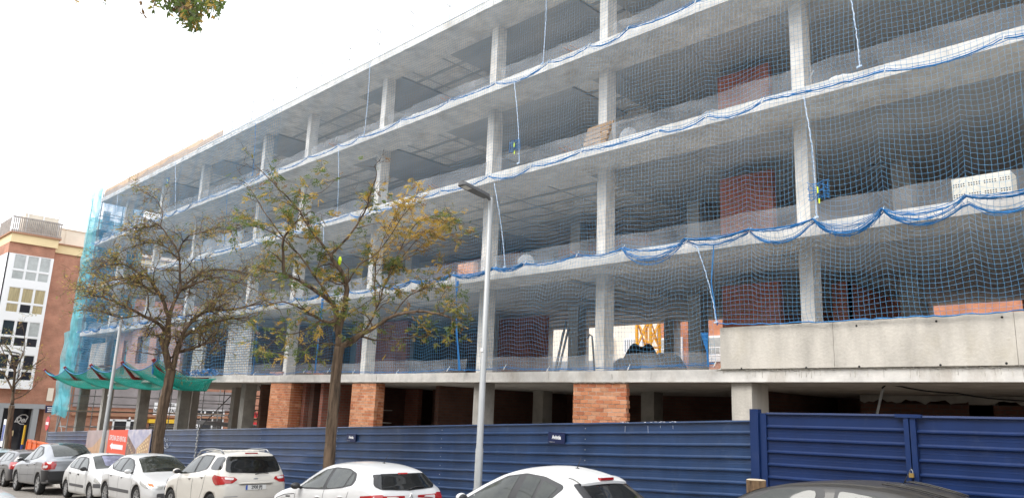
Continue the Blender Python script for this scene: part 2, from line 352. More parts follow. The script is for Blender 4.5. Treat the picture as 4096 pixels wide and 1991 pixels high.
# ================================================================== the unfinished building
YF = 15.0                                     # facade plane
XL, XR = -55.0, 7.0
SB = [.83, 3.80, 6.83, 9.83, 12.87]           # undersides of the slabs over ground floor .. top floor
TH = .275
BLD = empty('unfinished_building', (0, 0, 0), 'long grey concrete building shell under construction with open floors and bare columns', 'building')
def chamfer_slab(x0, x1, y0, y1, z0, z1, name='slab', m='concw', **kw):
    return box(name, x0, x1, y0, y1, z0, z1, M[m], BLD, **kw)
YB = 26.0
for k, zb in enumerate(SB):
    s = box('slab', XL, XR, YF, YB, zb+.085 if k else zb, zb+TH, M['concw'], BLD)
    if k:   # solid rim and column heads, hollow field between ribs
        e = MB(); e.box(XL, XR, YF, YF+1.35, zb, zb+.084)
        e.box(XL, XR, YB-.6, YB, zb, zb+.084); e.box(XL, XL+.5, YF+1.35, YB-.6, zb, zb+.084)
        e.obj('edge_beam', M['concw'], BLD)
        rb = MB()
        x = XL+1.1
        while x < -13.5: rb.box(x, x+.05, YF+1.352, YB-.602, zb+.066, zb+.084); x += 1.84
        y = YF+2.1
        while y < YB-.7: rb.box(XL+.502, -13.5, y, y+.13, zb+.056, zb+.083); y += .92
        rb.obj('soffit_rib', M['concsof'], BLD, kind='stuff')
        rr = random.Random(30+k)
        pads = []
        for cx in (-49.5, -43.6, -38.2, -31.4, -27.5, -22.1, -17.4, -12.4, -6.5, -1.2, 4.2):
            for cy in (20.6,):
                w = rr.uniform(1.0, 1.5); pads.append((cx-w, cx+w, cy-w, cy+w))
        for (a, b, c, d) in [(-52.4, -46.2, 16.352, 19.8), (-42.2, -39.4, 16.352, 22.5), (-36.0, -33.2, 16.352, 20.5), (-26.2, -23.2, 16.352, 22), (-20.2, -14.2, 16.352, 19.2), (-10.4, -5.5, 16.352, 20.2), (-4.6, 2.5, 16.352, 24.5)]:
            if (k+int(a)) % 3 or k == 4: pads.append((a, b, c, d))
        pads = [p for p in pads if p[0] < -14]+[(-13.4, XR-.01, 16.352, 25.38)]
        jl = MB(); x = -12.6
        while x < XR: jl.box(x, x+.02, 16.36, 25.3, zb-.012, zb-.002); x += 2.44
        for y in (18.3, 20.8, 23.3): jl.box(-13.3, XR-.1, y, y+.02, zb-.0125, zb-.0025)
        jl.obj('formwork_joint', M['conc'], BLD, kind='stuff')
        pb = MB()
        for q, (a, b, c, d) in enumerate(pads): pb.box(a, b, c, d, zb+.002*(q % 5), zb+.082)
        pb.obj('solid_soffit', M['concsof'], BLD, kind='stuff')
# slab rim dirt and drips
colX = [-54.2, -49.75, -43.9, -38.5, -31.75, -27.8, -22.4, -16.45, -12.04, -6.68, -1.2, 4.3]
def column(x, y, z0, z1, w=.36, d=.5, m='concw'):
    mb = MB(); mb.box(x, x+w, y, y+d, z0, z1)
    return mb.obj('column', M[m], BLD)
for i, x in enumerate(colX):
    for k in range(5):
        z0 = SB[k-1]+TH if k else -5.0
        z1 = SB[k]+.02
        if k == 0:
            if x > -27.9 and x < -12: # these stand behind brick piers or a little deeper
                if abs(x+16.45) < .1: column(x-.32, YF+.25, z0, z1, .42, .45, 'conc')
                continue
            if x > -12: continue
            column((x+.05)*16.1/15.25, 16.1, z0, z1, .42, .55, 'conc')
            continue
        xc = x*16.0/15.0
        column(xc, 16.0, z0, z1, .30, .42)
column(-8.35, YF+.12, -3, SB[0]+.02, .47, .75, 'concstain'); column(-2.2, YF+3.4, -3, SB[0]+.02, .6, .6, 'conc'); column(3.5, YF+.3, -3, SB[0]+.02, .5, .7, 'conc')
# inner columns with dark formwork heads
for k in range(0, 5):
    z0 = SB[k-1]+TH if k else -5.0
    for j, y in enumerate((20.4, 23.2)):
        for x in (-49.5, -43.6, -38.2, -31.4, -27.5, -22.1, -17.6, -12.7, -6.5, -1.2, 4.2):
            if (k == 0 and x > -33) or (j and (k or x > -36)): continue
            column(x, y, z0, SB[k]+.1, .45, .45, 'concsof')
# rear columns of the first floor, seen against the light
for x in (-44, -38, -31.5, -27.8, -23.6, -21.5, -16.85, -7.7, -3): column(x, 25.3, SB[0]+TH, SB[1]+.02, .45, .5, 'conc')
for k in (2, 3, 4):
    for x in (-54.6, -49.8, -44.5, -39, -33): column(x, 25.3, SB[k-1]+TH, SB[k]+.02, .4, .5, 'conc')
# parapet beam on the right of the first floor: three cast bays with tie holes
px = [-8.5, -6.03, -2.98, .4, 3.6, XR]
par = empty('parapet_wall', (0, 0, 0)); par.parent = BLD
for i in range(len(px)-1):
    b = MB(); b.box(px[i]+.0035, px[i+1]-.0035, YF-.06, YF+.16, SB[0]+TH, 2.0); b.obj('cast_panel', M['concstain'], par)
b = MB(); b.box(px[0], XR, YF-.04, YF+.14, SB[0]+TH+.002, 1.985); b.obj('joint_filling', M['conc'], par)
for (u, v) in [(2966, 1473), (3225, 1469), (3437, 1465), (3762, 1459), (4026, 1452), (3426, 1302), (3745, 1284), (4008, 1268)]:
    p = atY(u, v, YF-.06); MB().lathe([(.021, -.003), (.021, -.001), (.001, -.001)], 10, 'Y', (p.x, YF-.06, p.z)).obj('tie_hole', M['dark'], par)
# rough laitance lip and drips along the right of the first slab
rr = random.Random(4); lp = MB()
x = -8.6
while x < 3:
    w = rr.uniform(.03, .10); h = rr.uniform(.012, .03)
    lp.ell((x, YF-.004, SB[0]+TH+rr.uniform(-.03, .01)), (w, .018, h), 6, 4)
    if rr.random() < .55:
        dl = rr.uniform(.04, .2); lp.bar((x, YF-.003, SB[0]+TH-.01), (x+rr.uniform(-.01, .01), YF-.003, SB[0]+TH-dl), rr.uniform(.006, .014), .008)
    x += rr.uniform(.025, .07)
lp.obj('laitance_drip', M['lat'], BLD, kind='stuff')
# shutter joints down the slab edges and short edge cracks
rj = random.Random(12)
for k in range(5):
    jb = MB(); x = XL+1.2
    while x < XR:
        jb.bar((x, YF-.001, SB[k]+rj.uniform(0, .1)), (x+rj.uniform(-.015, .015), YF-.001, SB[k]+TH-rj.uniform(0, .08)), rj.uniform(.006, .016), .004)
        x += rj.uniform(.6, 2.8)
    jb.obj('shutter_joint', M['conc'], BLD, kind='stuff')
# mortar lip on top of the brick pier and along slab tops
# ------------------------------------------------ ground floor: dark rooms behind
box('floor_slab', -32.6, XR, YF+.1, YB, -5.2, -2.6, M['conc'], BLD)
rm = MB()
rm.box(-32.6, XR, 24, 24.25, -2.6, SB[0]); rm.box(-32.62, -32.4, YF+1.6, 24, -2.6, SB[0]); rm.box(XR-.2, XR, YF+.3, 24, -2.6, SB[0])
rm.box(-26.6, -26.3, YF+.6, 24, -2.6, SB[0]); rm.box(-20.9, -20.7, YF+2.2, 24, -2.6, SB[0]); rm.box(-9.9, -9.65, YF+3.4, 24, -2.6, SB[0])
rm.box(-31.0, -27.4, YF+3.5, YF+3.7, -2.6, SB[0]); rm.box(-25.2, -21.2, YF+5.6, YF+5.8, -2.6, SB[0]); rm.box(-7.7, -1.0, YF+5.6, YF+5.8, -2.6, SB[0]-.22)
rm.obj('inner_wall', M['bwallshade'], BLD)
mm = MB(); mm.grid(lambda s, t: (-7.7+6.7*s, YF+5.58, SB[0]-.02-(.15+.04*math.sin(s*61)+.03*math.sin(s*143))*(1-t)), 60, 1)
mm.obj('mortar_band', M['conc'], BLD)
for x in (-19.4, -14.6, -5.2): column(x, YF+5.6, -2.6, SB[0]+.01, .5, .5, 'conc')
# brick piers, every brick its own piece
bm_ = []
for i in range(4):
    rb = random.Random(i); mb = MB(); j = lambda: rb.uniform(-.004, .004)
    vs = [(x*.5+j(), y*.5+j(), z*.5+j()) for z in (-1, 1) for y in (-1, 1) for x in (-1, 1)]
    mb.add(vs, [(0, 2, 3, 1), (4, 5, 7, 6), (0, 1, 5, 4), (2, 6, 7, 3), (0, 4, 6, 2), (1, 3, 7, 5)])
    bm_.append([mb.mesh('brick', [M[n]]) for n in ('brick1', 'brick2', 'brick3')])
def brick_pier(name, x0, x1, y0, y1, z0, z1, seed, course=.098, bl=.25, dusty=.3, side='R', zbr=-.75, raggedr=0., label=None):
    p = empty(name, (0, 0, 0), label); p.parent = BLD
    rb = random.Random(seed); g = .015
    box('mortar_core', x0+.02, x1-.035-raggedr, y0+.004, y1-.006, z0, z1, M['mortar'], p)
    n = 0; r = 0; z = z1-.03
    while z-course > zbr:
        off = (r % 2)*bl/2; x = x0
        xe = x1-raggedr+(raggedr*(1 if (z < z1-1.0) else 0))+rb.uniform(-.03, .02)*(raggedr > 0)
        xs = x0
        first = True
        while xs < xe-.03:
            l = (bl-off) if first and off else bl
            l = min(l, xe-xs); first = False
            if xe-(xs+l) < .05: l = xe-xs
            pr = rb.uniform(-.006, .006)
            me = bm_[rb.randrange(4)][rb.choices((0, 1, 2), (1-dusty-.15, dusty, .15))[0]]
            o = link('brick', me, p, (xs+l/2, y0+.055+pr, z-course/2), (0, 0, rb.uniform(-.01, .01)), (l-g, .12, course-g)); n += 1
            xs += l
        ys = y0+.12            # bricks on the right-hand return
        while ys < y1-.04 and n < 292 and not raggedr:
            l = min(bl if (r % 2 or ys > y0+.2) else bl/2, y1-ys)
            link('brick', bm_[rb.randrange(4)][rb.choices((0, 1, 2), (.4, dusty*.5, .6))[0]], p, (xe-.055+rb.uniform(-.005, .005), ys+l/2, z-course/2), (0, 0, math.pi/2), (l-g, .12, course-g)); n += 1
            ys += l
        z -= course; r += 1
    return p
p1 = brick_pier('brick_pier', -12.78, -10.98, YF+.06, YF+.17, -2.6, SB[0]-.005, 3, .098, .25, .35, raggedr=.10)
p2 = brick_pier('brick_pier', -22.9, -21.45, YF+.06, YF+.42, -2.6, SB[0]-.005, 5, .10, .26, .5, zbr=-1.0)
p3 = brick_pier('brick_pier', -28.75, -27.1, YF+.06, YF+1.9, -2.6, SB[0]-.005, 8, .098, .25, .12, zbr=-1.3)
box('brick_return', -26.98, -26.75, YF+.5, YF+5, -2.6, SB[0]-.005, M['bwall'], BLD); box('brick_return', -25.5, -25.3, YF+.4, YF+3.2, -2.6, SB[0]-.005, M['bwall'], BLD)
box('brick_return', -27.15, -25.4, YF+5, YF+5.2, -2.6, SB[0]-.005, M['bwall'], BLD)
for z in (-.1, -.55, -1.0, -1.45): box('stair_tread', -24.9, -22.95, YF+1.4, YF+1.9, z, z+.03, M['conc'], BLD)
# mortar squeeze above the front pier
lp = MB(); x = -12.75
rr = random.Random(9)
while x < -11.05: lp.ell((x, YF+.03, SB[0]+rr.uniform(-.015, .012)), (rr.uniform(.03, .08), .03, .015), 6, 4); x += .05
lp.obj('mortar_squeeze', M['lat'], BLD, kind='stuff')
# ------------------------------------------------ upper-floor walls
wl = MB()
for k in (1, 2, 3): wl.box(-10.1, -8.6, 17.9, 18.1, SB[k]+TH, SB[k+1]-.38)
wl.box(-10.1, -8.5, 17.9, 18.1, SB[0]+TH, SB[1]-.30); wl.box(-7.6, -7.2, 18.9, 19.1, SB[0]+TH, SB[1]-.3); wl.box(-7.4, -7.2, 18.8, 24, SB[0]+TH, SB[1]-.3)
wl.box(-22.4, -19.8, 21.6, 21.8, SB[0]+TH, SB[1]-.05); wl.box(-30, -26.2, 19.8, 20.0, SB[0]+TH, SB[1]-.05)
for k in (1, 2, 3):
    wl.box(-37, XR, 25.8, 25.99, SB[k]+TH, SB[k+1]-.02); wl.box(-27.8, -22, 22.3, 22.5, SB[k]+TH, SB[k+1]-.1); wl.box(-20.5, -16, 23.0, 23.2, SB[k]+TH, SB[k+1]-.1)
wl.box(-54, -24.3, 25.8, 25.99, SB[0]+TH, SB[1]); wl.box(-14.5, -7.4, 25.8, 25.99, SB[0]+TH, SB[1]); wl.box(-4.9, XR, 25.8, 25.99, SB[0]+TH, SB[1]); 
wl.box(XR-.2, XR, YF+1, YB, SB[0]+TH, SB[4])
wl.obj('partition_wall', M['bwall'], BLD)
# bay of pink infill brick with two window openings on the left of the first floor
def wallxz(name, x0, x1, y, z0, z1, holes, m, th=.14):
    mb = MB(); xs = sorted({x0, x1, *[h[0] for h in holes], *[h[1] for h in holes]}); zs = sorted({z0, z1, *[h[2] for h in holes], *[h[3] for h in holes]})
    for i in range(len(xs)-1):
        for j in range(len(zs)-1):
            cx, cz = (xs[i]+xs[i+1])/2, (zs[j]+zs[j+1])/2
            if not any(h[0] < cx < h[1] and h[2] < cz < h[3] for h in holes): mb.box(xs[i], xs[i+1], y, y+th, zs[j], zs[j+1])
    return mb.obj(name, M[m], BLD)
z0, z1 = SB[0]+TH, SB[1]
wallxz('infill_wall', -45.6, -38.45, YF+.14, z0, z1, [(-44.7, -42.9, z0+.75, z1-.45), (-41.9, -40.2, z0+.75, z1-.45)], 'bwallp')
wallxz('infill_wall', -49.2, -46.9, YF+.6, z0, z1, [(-48.3, -47.6, z0+.2, z1-.5)], 'bwallp')
wallxz('infill_wall', -54.0, -51.0, YF+.5, z0, z1-.5, [], 'bwallw'); wallxz('infill_wall', -37.9, -36.7, YF+.5, z0, z1, [], 'bwallw'); wallxz('infill_wall', -34.2, -31.8, YF+.5, z0, z1-.1, [], 'bwallw')
for (a, b) in ((-44.7, -42.9), (-41.9, -40.2)):
    box('window_lining', a, b, YF+.285, YF+.33, z0+.75, z1-.45, M['paned'], BLD)
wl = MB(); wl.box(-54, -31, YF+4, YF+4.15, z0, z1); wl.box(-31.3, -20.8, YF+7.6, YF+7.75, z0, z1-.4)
wl.obj('shade_toned_wall', M['bwallshade'], BLD).name = 'partition_wall'  # interior shade painted in with the darkened brick
# thin rails across the open left end and a lit roof-edge beam
rl = MB()
for k in (2, 3, 4):
    zf = SB[k-1]+TH
    for h in (.35, .7, 1.05, 1.5, 2.0): rl.tube([(XL+.1, YF+.4, zf+h), (XL+.1, YB-.4, zf+h)], .02, 5)
    for y in (17, 19.5, 22, 24.5): rl.tube([(XL+.1, y, zf), (XL+.1, y, zf+2.1)], .02, 5)
rl.obj('guard_rail', M['steell'], BLD)
# ------------------------------------------------ roof edge
pp = MB(); pz = SB[4]+TH
x = XL+.3; meshes = [MB().box(-.5, .5, 0, .05, 0, .52).mesh('parapet_panel', [M['tanp']])]
while x < -36.6:
    w = min(1.95, -36.6-x)
    link('parapet_panel', meshes[0], BLD, (x+w/2, YF+.05, pz+.004), (0, 0, 0), (w-.03, 1, 1 if x < -40 else .8)); x += w
gr = MB(); x = XL+.5; i = 0
while x < XR:
    gp = MB()
    gp.tube([(x, YF+.1, pz), (x, YF+.1, pz+1.15)], .018, 5)
    gp.bar((x, YF+.1, pz+1.12), (x-.02, YF-.12, pz+1.2), .03); gp.bar((x, YF+.1, pz+.62), (x-.02, YF-.05, pz+.66), .03)
    x += 2.1; i += 1
    gp.obj('rail_post', M['galv'], BLD)
for h in (.6, 1.1): gr.tube([(XL+.5+2.1*i, YF+.1, pz+h+.02*math.sin(i*2.3)) for i in range(29)], .012, 4)
gr.obj('roof_guard_rail', M['galv'], BLD)
rp = MB(); rp.box(-39.5, XR, YF-.02, YF+.03, pz, pz+.03); rp.obj('roof_edge_strip', M['white'], BLD)

# ================================================================== safety nets and ropes
def hsh(a): return (math.sin(a*12.9898)*43758.5453) % 1.
def tiepts(x0, x1, seed, lo=1.3, hi=2.7):
    r = random.Random(seed); xs = [x0]
    while xs[-1] < x1-lo: xs.append(min(x1, xs[-1]+r.uniform(lo, hi)))
    xs[-1] = x1; return xs
class Scal:
    def __init__(s, x0, x1, seed, base, amin, amax, lo=1.3, hi=2.7, over=None):
        s.t = tiepts(x0, x1, seed, lo, hi); r = random.Random(seed+99); s.base = base
        s.tz = [r.uniform(-.05, .06) for _ in s.t]; s.a = [r.uniform(amin, amax) for _ in s.t]
        if over:
            for i, (a, b) in enumerate(zip(s.t, s.t[1:])):
                for (u0, u1, am) in over:
                    if a >= u0 and b <= u1: s.a[i] = am
    def __call__(s, x):
        t = s.t; i = max(0, min(len(t)-2, int(np.searchsorted(t, x)-1))); f = (x-t[i])/max(1e-6, t[i+1]-t[i]); f = max(0, min(1, f))
        return s.base+s.tz[i]*(1-f)+s.tz[i+1]*f-s.a[i]*(4*f*(1-f))**.85
def net_mesh(x0, x1, ztop, zbot, h, y0, cell, r, seed, wav=.05, bill=.10):
    nx = int(round((x1-x0)/cell)); nz = int(round(h/cell))
    X = np.linspace(x0, x1, nx+1); T = np.linspace(0, 1, nz+1)
    zt = np.array([ztop(x) for x in X]); zb = np.array([zbot(x) for x in X])
    G = np.zeros((nz+1, nx+1, 3)); XX, TT = np.meshgrid(X, T)
    rs = np.random.RandomState(seed)
    ph = rs.uniform(0, 6.28, 8)
    env = np.sin(np.pi*np.clip(TT, 0, 1))
    dx = .028*np.sin(XX*.9+ph[0]+TT*2.2)+.016*np.sin(XX*2.7+ph[1]-TT*3.1)+.008*np.sin(XX*6.1+TT*5+ph[5])
    Z = zt[None, :]*(1-TT)+zb[None, :]*TT
    dz = wav*env*(np.sin(XX*2.1+ph[2]+TT*1.3)*.6+np.abs(np.sin(XX*2.9+ph[3]))*.8+.25*np.sin(XX*7.3+TT*4+ph[6]))
    dy = -bill*env*(.6+.4*np.sin(XX*.55+ph[4]))+.03*np.sin(XX*3.3+TT*7+ph[7])*env
    G[..., 0] = XX+dx*np.clip(env*3, 0, 1); G[..., 1] = y0+dy; G[..., 2] = Z+dz
    G += rs.normal(0, cell*.02, G.shape)
    C = [(math.cos(a), math.sin(a)) for a in (math.pi/2, math.pi*7/6, math.pi*11/6)]
    vv = []; ff = []
    nvx = nx+1; nvz = nz+1
    # upright cords
    V = np.stack([G+np.array([c*r, s_*r, 0]) for c, s_ in C], axis=2)  # nz+1,nx+1,3,3
    idx = np.arange(nvz*nvx*3).reshape(nvz, nvx, 3)
    for k in range(3):
        k2 = (k+1) % 3
        ff.append(np.stack([idx[:-1, :, k], idx[:-1, :, k2], idx[1:, :, k2], idx[1:, :, k]], -1).reshape(-1, 4))
    V2 = np.stack([G+np.array([0, c*r, s_*r]) for c, s_ in C], axis=2)
    id2 = idx+nvz*nvx*3
    for k in range(3):
        k2 = (k+1) % 3
        ff.append(np.stack([id2[:, :-1, k], id2[:, :-1, k2], id2[:, 1:, k2], id2[:, 1:, k]], -1).reshape(-1, 4))
    vv = np.concatenate([V.reshape(-1, 3), V2.reshape(-1, 3)]); F = np.concatenate(ff)
    me = bpy.data.meshes.new('net_cord')
    me.vertices.add(len(vv)); me.vertices.foreach_set('co', vv.astype(np.float32).ravel())
    me.loops.add(F.size); me.loops.foreach_set('vertex_index', F.astype(np.int32).ravel())
    me.polygons.add(len(F)); me.polygons.foreach_set('loop_start', np.arange(0, F.size, 4, dtype=np.int32))
    me.update(calc_edges=True); me.materials.append(M['netb']); return me
def ropeline(mb, fn, x0, x1, y, r, step=.12, jit=.012, seed=0):
    rr = random.Random(seed); n = int((x1-x0)/step); pts = []
    for i in range(n+1):
        x = x0+(x1-x0)*i/n; pts.append((x, y+rr.uniform(-jit, jit), fn(x)+rr.uniform(-jit, jit)))
    mb.tube(pts, [r*rr.uniform(.7, 1.3) for _ in pts], 5)
YN = YF-.16
bands = [
 ('top floor', lambda x: SB[4]+TH+.30+.10*math.sin(x*.9), None, SB[3]+.12, 4, .16, 'top floor'),
 ('fourth floor', None, None, SB[2]+.10, 3, .14, 'fourth floor'),
 ('third floor', None, None, SB[1]+.16, 2, .22, 'third floor')]
sc4 = Scal(XL, XR, 11, SB[3]+.14, .05, .22)
sc3 = Scal(XL, XR, 12, SB[2]+.10, .03, .20)
sc2 = Scal(XL, XR, 13, SB[1]+.26, .05, .22, .9, 2.1, over=[(-8.3, -1.5, .36)])
sct = Scal(XL, XR, 14, SB[4]+TH+.15, .02, .16)
sc1 = Scal(XL, -8.56, 15, SB[0]+TH+.06, .0, .05)
def band(label, ztop, zbot, h, seed, wav, rope_fn, x1=XR, rope_r=.022, bill=.1, tops=True, x0=XL):
    e = empty('safety_net', (0, 0, 0), label, 'safety net', 'blue safety nets over the open floors')
    for (a, b, cell, r) in ((x0, -30, .15, .0072), (-30, x1, .10, .0033)):
        if b <= a: continue
        o = bpy.data.objects.new('net_cord', net_mesh(a, b, ztop, zbot, h, YN, cell, r, seed, wav, bill)); COL.objects.link(o); o.parent = e; o['kind'] = 'stuff'
    mb = MB()
    ropeline(mb, rope_fn, x0, x1, YN-.02, rope_r, seed=seed); ropeline(mb, lambda x: rope_fn(x)+.03, x0, x1, YN-.04, rope_r*.45, seed=seed+5); ropeline(mb, lambda x: rope_fn(x)-.03-.02*math.sin(x*2), x0, x1, YN-.03, rope_r*.4, seed=seed+7, jit=.02)
    mb.obj('edge_rope', M['ropeb'], e)
    for x in rope_fn.t:
        if x > 4: continue
        tb = MB()
        z = rope_fn(x)
        tb.bar((x, YN-.05, z-.05), (x+.01, YN+.02, z+.09), .010); tb.bar((x-.02, YN-.06, z-.07), (x+.02, YN-.06, z+.02), .010)
        tb.obj('tie', M['tie'], e)
    return e
nT = band('blue safety net in front of the top floor, its foot along the topmost inner slab', sct, sc4, 3.35, 21, .02, sc4, rope_r=.014, bill=.06)
n4 = band('blue safety net hanging between the second and third slab edges from the top', lambda x: sc4(x)+.10, sc3, 3.2, 22, .028, sc3, rope_r=.015)
n3 = band('blue safety net hanging above the slab that carries the white perforated block', lambda x: sc3(x)+.12, sc2, 3.05, 23, .035, sc2, rope_r=.016)
sc1r = Scal(-8.5, XR, 16, 2.04, 0, .03)
n2 = band('lowest blue safety net left of the parapet, sagging over the first floor', lambda x: sc2(x)+.12, sc1, 3.0, 24, .10, sc1, x1=-8.56, rope_r=.010, bill=.22)
e = empty('safety_net', (0, 0, 0), 'short blue safety net tied down onto the cast concrete parapet', 'safety net', 'blue safety nets over the open floors')
o = bpy.data.objects.new('net_cord', net_mesh(-8.56, XR, lambda x: sc2(x)+.12, sc1r, 2.2, YN+.02, .10, .0034, 31, .06, .12)); COL.objects.link(o); o.parent = e; o['kind'] = 'stuff'
mb = MB(); ropeline(mb, sc1r, -8.5, XR, YN+.02, .013, seed=3); mb.tube([(-8.55, YN, sc2(-8.55)), (-8.6, YN-.05, 3.0), (-8.5, YN, 2.05)], .014, 5); mb.obj('edge_rope', M['ropeb'], e)
# gathered swags of slack net under the slab of the second floor
rr = random.Random(77)
swl = []
for a, b in zip(sc2.t, sc2.t[1:]):
    if -12 < a < 1: swl.append((a, b, rr.choice((.12, .40, .30, .05, .46))))
    elif rr.random() < .3: swl.append((a, b, .16))
for (a, b, s) in swl:
    sw = MB()
    for q in range(9):
        k = s*rr.uniform(.45, 1.15); d = rr.uniform(-.06, .04)
        sw.tube([(a+(b-a)*t/12+rr.uniform(-.01, .01), YN-.07+d, sc2.base+.02-k*(4*(t/12)*(1-t/12))**.8+rr.uniform(-.012, .012)) for t in range(13)], .007, 4)
    for q in range(10):
        t = (q+.5)/10; zz = sc2.base-(4*t*(1-t))**.8*s
        sw.tube([(a+(b-a)*t+rr.uniform(-.05, .05), YN-.05, zz-.12*s), (a+(b-a)*t+rr.uniform(-.05, .05), YN-.08, min(sc2.base, zz+.3*s))], .005, 4)
    sw.obj('slack_swag', M['ropeb'], n3)
# the twisted seam ropes joining net panels
def seam(pts, name_label, mat_='ropew', r=.012):
    mb = MB(); rr = random.Random(int(abs(pts[0][0])*10)); P = []
    a, b = Vector(pts[0]), Vector(pts[-1]); n = max(10, int((b-a).length/.06))
    for i in range(n+1):
        t = i/n; p = a.lerp(b, t); p.x += .10*math.sin(math.pi*t)*(.6 if i else 0)+rr.uniform(-.008, .008); P.append(p)
    mb.tube(P, [r*(1.25 if i % 2 else .75) for i in range(n+1)], 5); mb.bar(P[-1]+Vector((-.05, -.03, 0)), P[-1]+Vector((.05, -.03, .02)), .03)
    return mb
seams = [((-23.12, 12.9), (-23.1, 9.95), nT), ((-13.98, 13.1), (-13.99, 9.95), nT), ((-32.4, 12.8), (-32.06, 10.15), nT), ((-41.9, 12.9), (-40.96, 10.1), nT), ((-51.07, 12.9), (-50.7, 10.1), nT),
 ((-15.16, 9.75), (-14.81, 7.08), n4), ((-5.42, 9.8), (-5.16, 7.09), n4), ((-24.83, 9.8), (-24.5, 7.08), n4), ((-34.6, 9.8), (-34.2, 7.1), n4), ((-44.5, 9.8), (-44.3, 7.1), n4),
 ((-6.34, 6.8), (-6.19, 4.1), n3), ((-15.84, 6.7), (-15.21, 4.05), n3), ((-25.4, 6.75), (-25.07, 4.1), n3), ((-35.2, 6.7), (-34.88, 4.1), n3),
 ((-8.98, 3.9), (-8.5, 2.1), n2), ((-30.0, 3.8), (-29.9, 1.2), n2), ((-40.0, 3.8), (-39.9, 1.2), n2)]
for i, (a, b, par_) in enumerate(seams):
    m_ = 'ropeb' if i in (2, 8, 15) else 'ropew'
    seam([(a[0], YN-.03, a[1]), (b[0], YN-.03, b[1])], '').obj('seam_rope', M[m_], par_)
# bunched blue net strands hanging down at left of the lamp
sw = MB()
for q in range(7): sw.tube([(-17.35+.03*q, YN-.05, 3.95-.2*hsh(q)), (-17.25+.05*hsh(q+3), YN-.08, 3.4), (-17.2+.06*hsh(q+9), YN-.06, 2.4), (-17.0+.12*hsh(q+5), YN-.05, 1.15)], .011, 4)
sw.obj('slack_swag', M['ropeb'], n2); sw = MB()
for q in range(8): sw.tube([(-25.0+.02*q, YN-.05, 3.9), (-25.02+.05*hsh(q), YN-.05, 1.15)], .012, 4)
sw.obj('slack_swag', M['ropeb'], n2); sw = MB()
for q in range(10): sw.tube([(-8.9+.02*q, YN-.03, 1.9), (-8.75+.04*hsh(q), YN-.05, 1.5), (-8.72+.02*hsh(q), YN-.05, 1.15)], .008, 4)
sw.obj('slack_swag', M['ropeb'], n2)
sw = MB(); rr = random.Random(5)
for q in range(26):
    x = -36.6+rr.uniform(0, 3.2); sw.tube([(x+rr.uniform(-.5, .5), YN-.08+rr.uniform(-.08, .05), 1.12+rr.uniform(-.05, .3)) for _ in range(5)], .012, 4)
sw.obj('slack_swag', M['ropeb'], n2, kind='stuff')
# clear film skirting each floor, behind the nets
def film(k, x0, x1, seed, top=.5, m='film'):
    rr = random.Random(seed); zf = SB[k]+TH; ph = rr.uniform(0, 6)
    def fn(s, t):
        x = x0+(x1-x0)*s
        hh = top*(1+.05*math.sin(x*1.1+ph)+.025*math.sin(x*4.1+ph))
        return (x, YF+.13+.03*math.sin(x*3.1+t*4)+.02*math.sin(x*9+t), zf+.004+hh*t)
    return MB().grid(fn, max(8, int((x1-x0)*4)), 4).obj('plastic_film', M[m], BLD, smooth=True)
for k in (1, 2, 3):
    for i in range(len(colX)-1):
        film(k, colX[i]+.36, colX[i+1]-.02, k*40+i, (.46, .52, .46)[k-1])
for i, (a, b, t) in enumerate([(-37, -32.2, .35), (-31.2, -28.1, .45), (-27.2, -22.6, .4), (-22, -17.0, .42), (-16.1, -12.4, .42), (-11.7, -8.6, .40)]): film(0, a, b, 300+i, t)
for (k, x0, x1) in ((2, -37.5, -33), (1, -46, -42)):
    film(k, x0, x1, 500+k, .75, 'filmw')
# low tan formwork lips under the nets on the roof soffit edge
# ================================================================== hoarding and gate
YH = 12.3
def corr(x0, x1, top, h, slope, pitch, first, m, name, parent, depth=.040, seed=0):
    prof = [(0, 0), (-.055, 0), (-.055, -.03), (-.012, -.035)]       # rolled cap: (y, z)
    z = -first
    prof = [(.004, 0), (-.04, -.002), (-.046, -.03), (0, -.04)]
    while z > -h+.08:
        prof += [(0, z+.018), (-depth, z-.006), (-depth, z-.024), (0, z-.046)]
        for q in (.085, .12):
            if z-q-.01 > -h: prof += [(0, z-q+.004), (-.004, z-q), (0, z-q-.004)]
        z -= pitch
    prof.append((0, -h))
    n = len(prof); nx = max(2, int((x1-x0)/.5)); rr = random.Random(seed)
    mb = MB(); vs = []
    for i in range(nx+1):
        x = x0+(x1-x0)*i/nx; w = rr.uniform(-.004, .004)
        vs += [(x, p[0]+w, top+slope*x+p[1]+w*.6) for p in prof]
    fs = [(i*n+k, i*n+k+1, (i+1)*n+k+1, (i+1)*n+k) for i in range(nx) for k in range(n-1)]
    mb.add(vs, fs)
    return mb.obj(name, m, parent, loc=(0, YH, 0))
HOA = empty('site_hoarding', (0, 0, 0), 'long dull blue ribbed steel hoarding in front of the building, left of the gate', 'hoarding')
jx = [-48.2, -41.3, -36.46, -33.0, -28.53, -23.8, -19.25, -14.63, -10.12, -6.42]
for i in range(len(jx)-1):
    o = corr(jx[i], jx[i+1]+.03, .354+.003*(i % 2)+(-.10 if i == 1 else 0), 2.1, SL, .2085, .195, M['fence'], 'sheet_panel', HOA, seed=i)
    o.location.y = YH-.004*(i % 2)
pb = MB()
for x in jx[:-1]:
    z = .354+SL*x; pb.box(x-.03, x+.03, YH+.03, YH+.10, z-2.15, z-.02)
pb.obj('post', M['fence'], HOA)
pb = MB()
for x in jx[2:-1]:
    z = .354+SL*x
    for q in range(9): pb.lathe([(.012, -.006), (.012, -.001), (.001, -.001)], 6, 'Y', (x+.06, YH-.034, z-.11-.2085*q))
pb.obj('screw', M['galv'], HOA, kind='stuff')
x = -28.53                                             # chain on one joint
pb = MB()
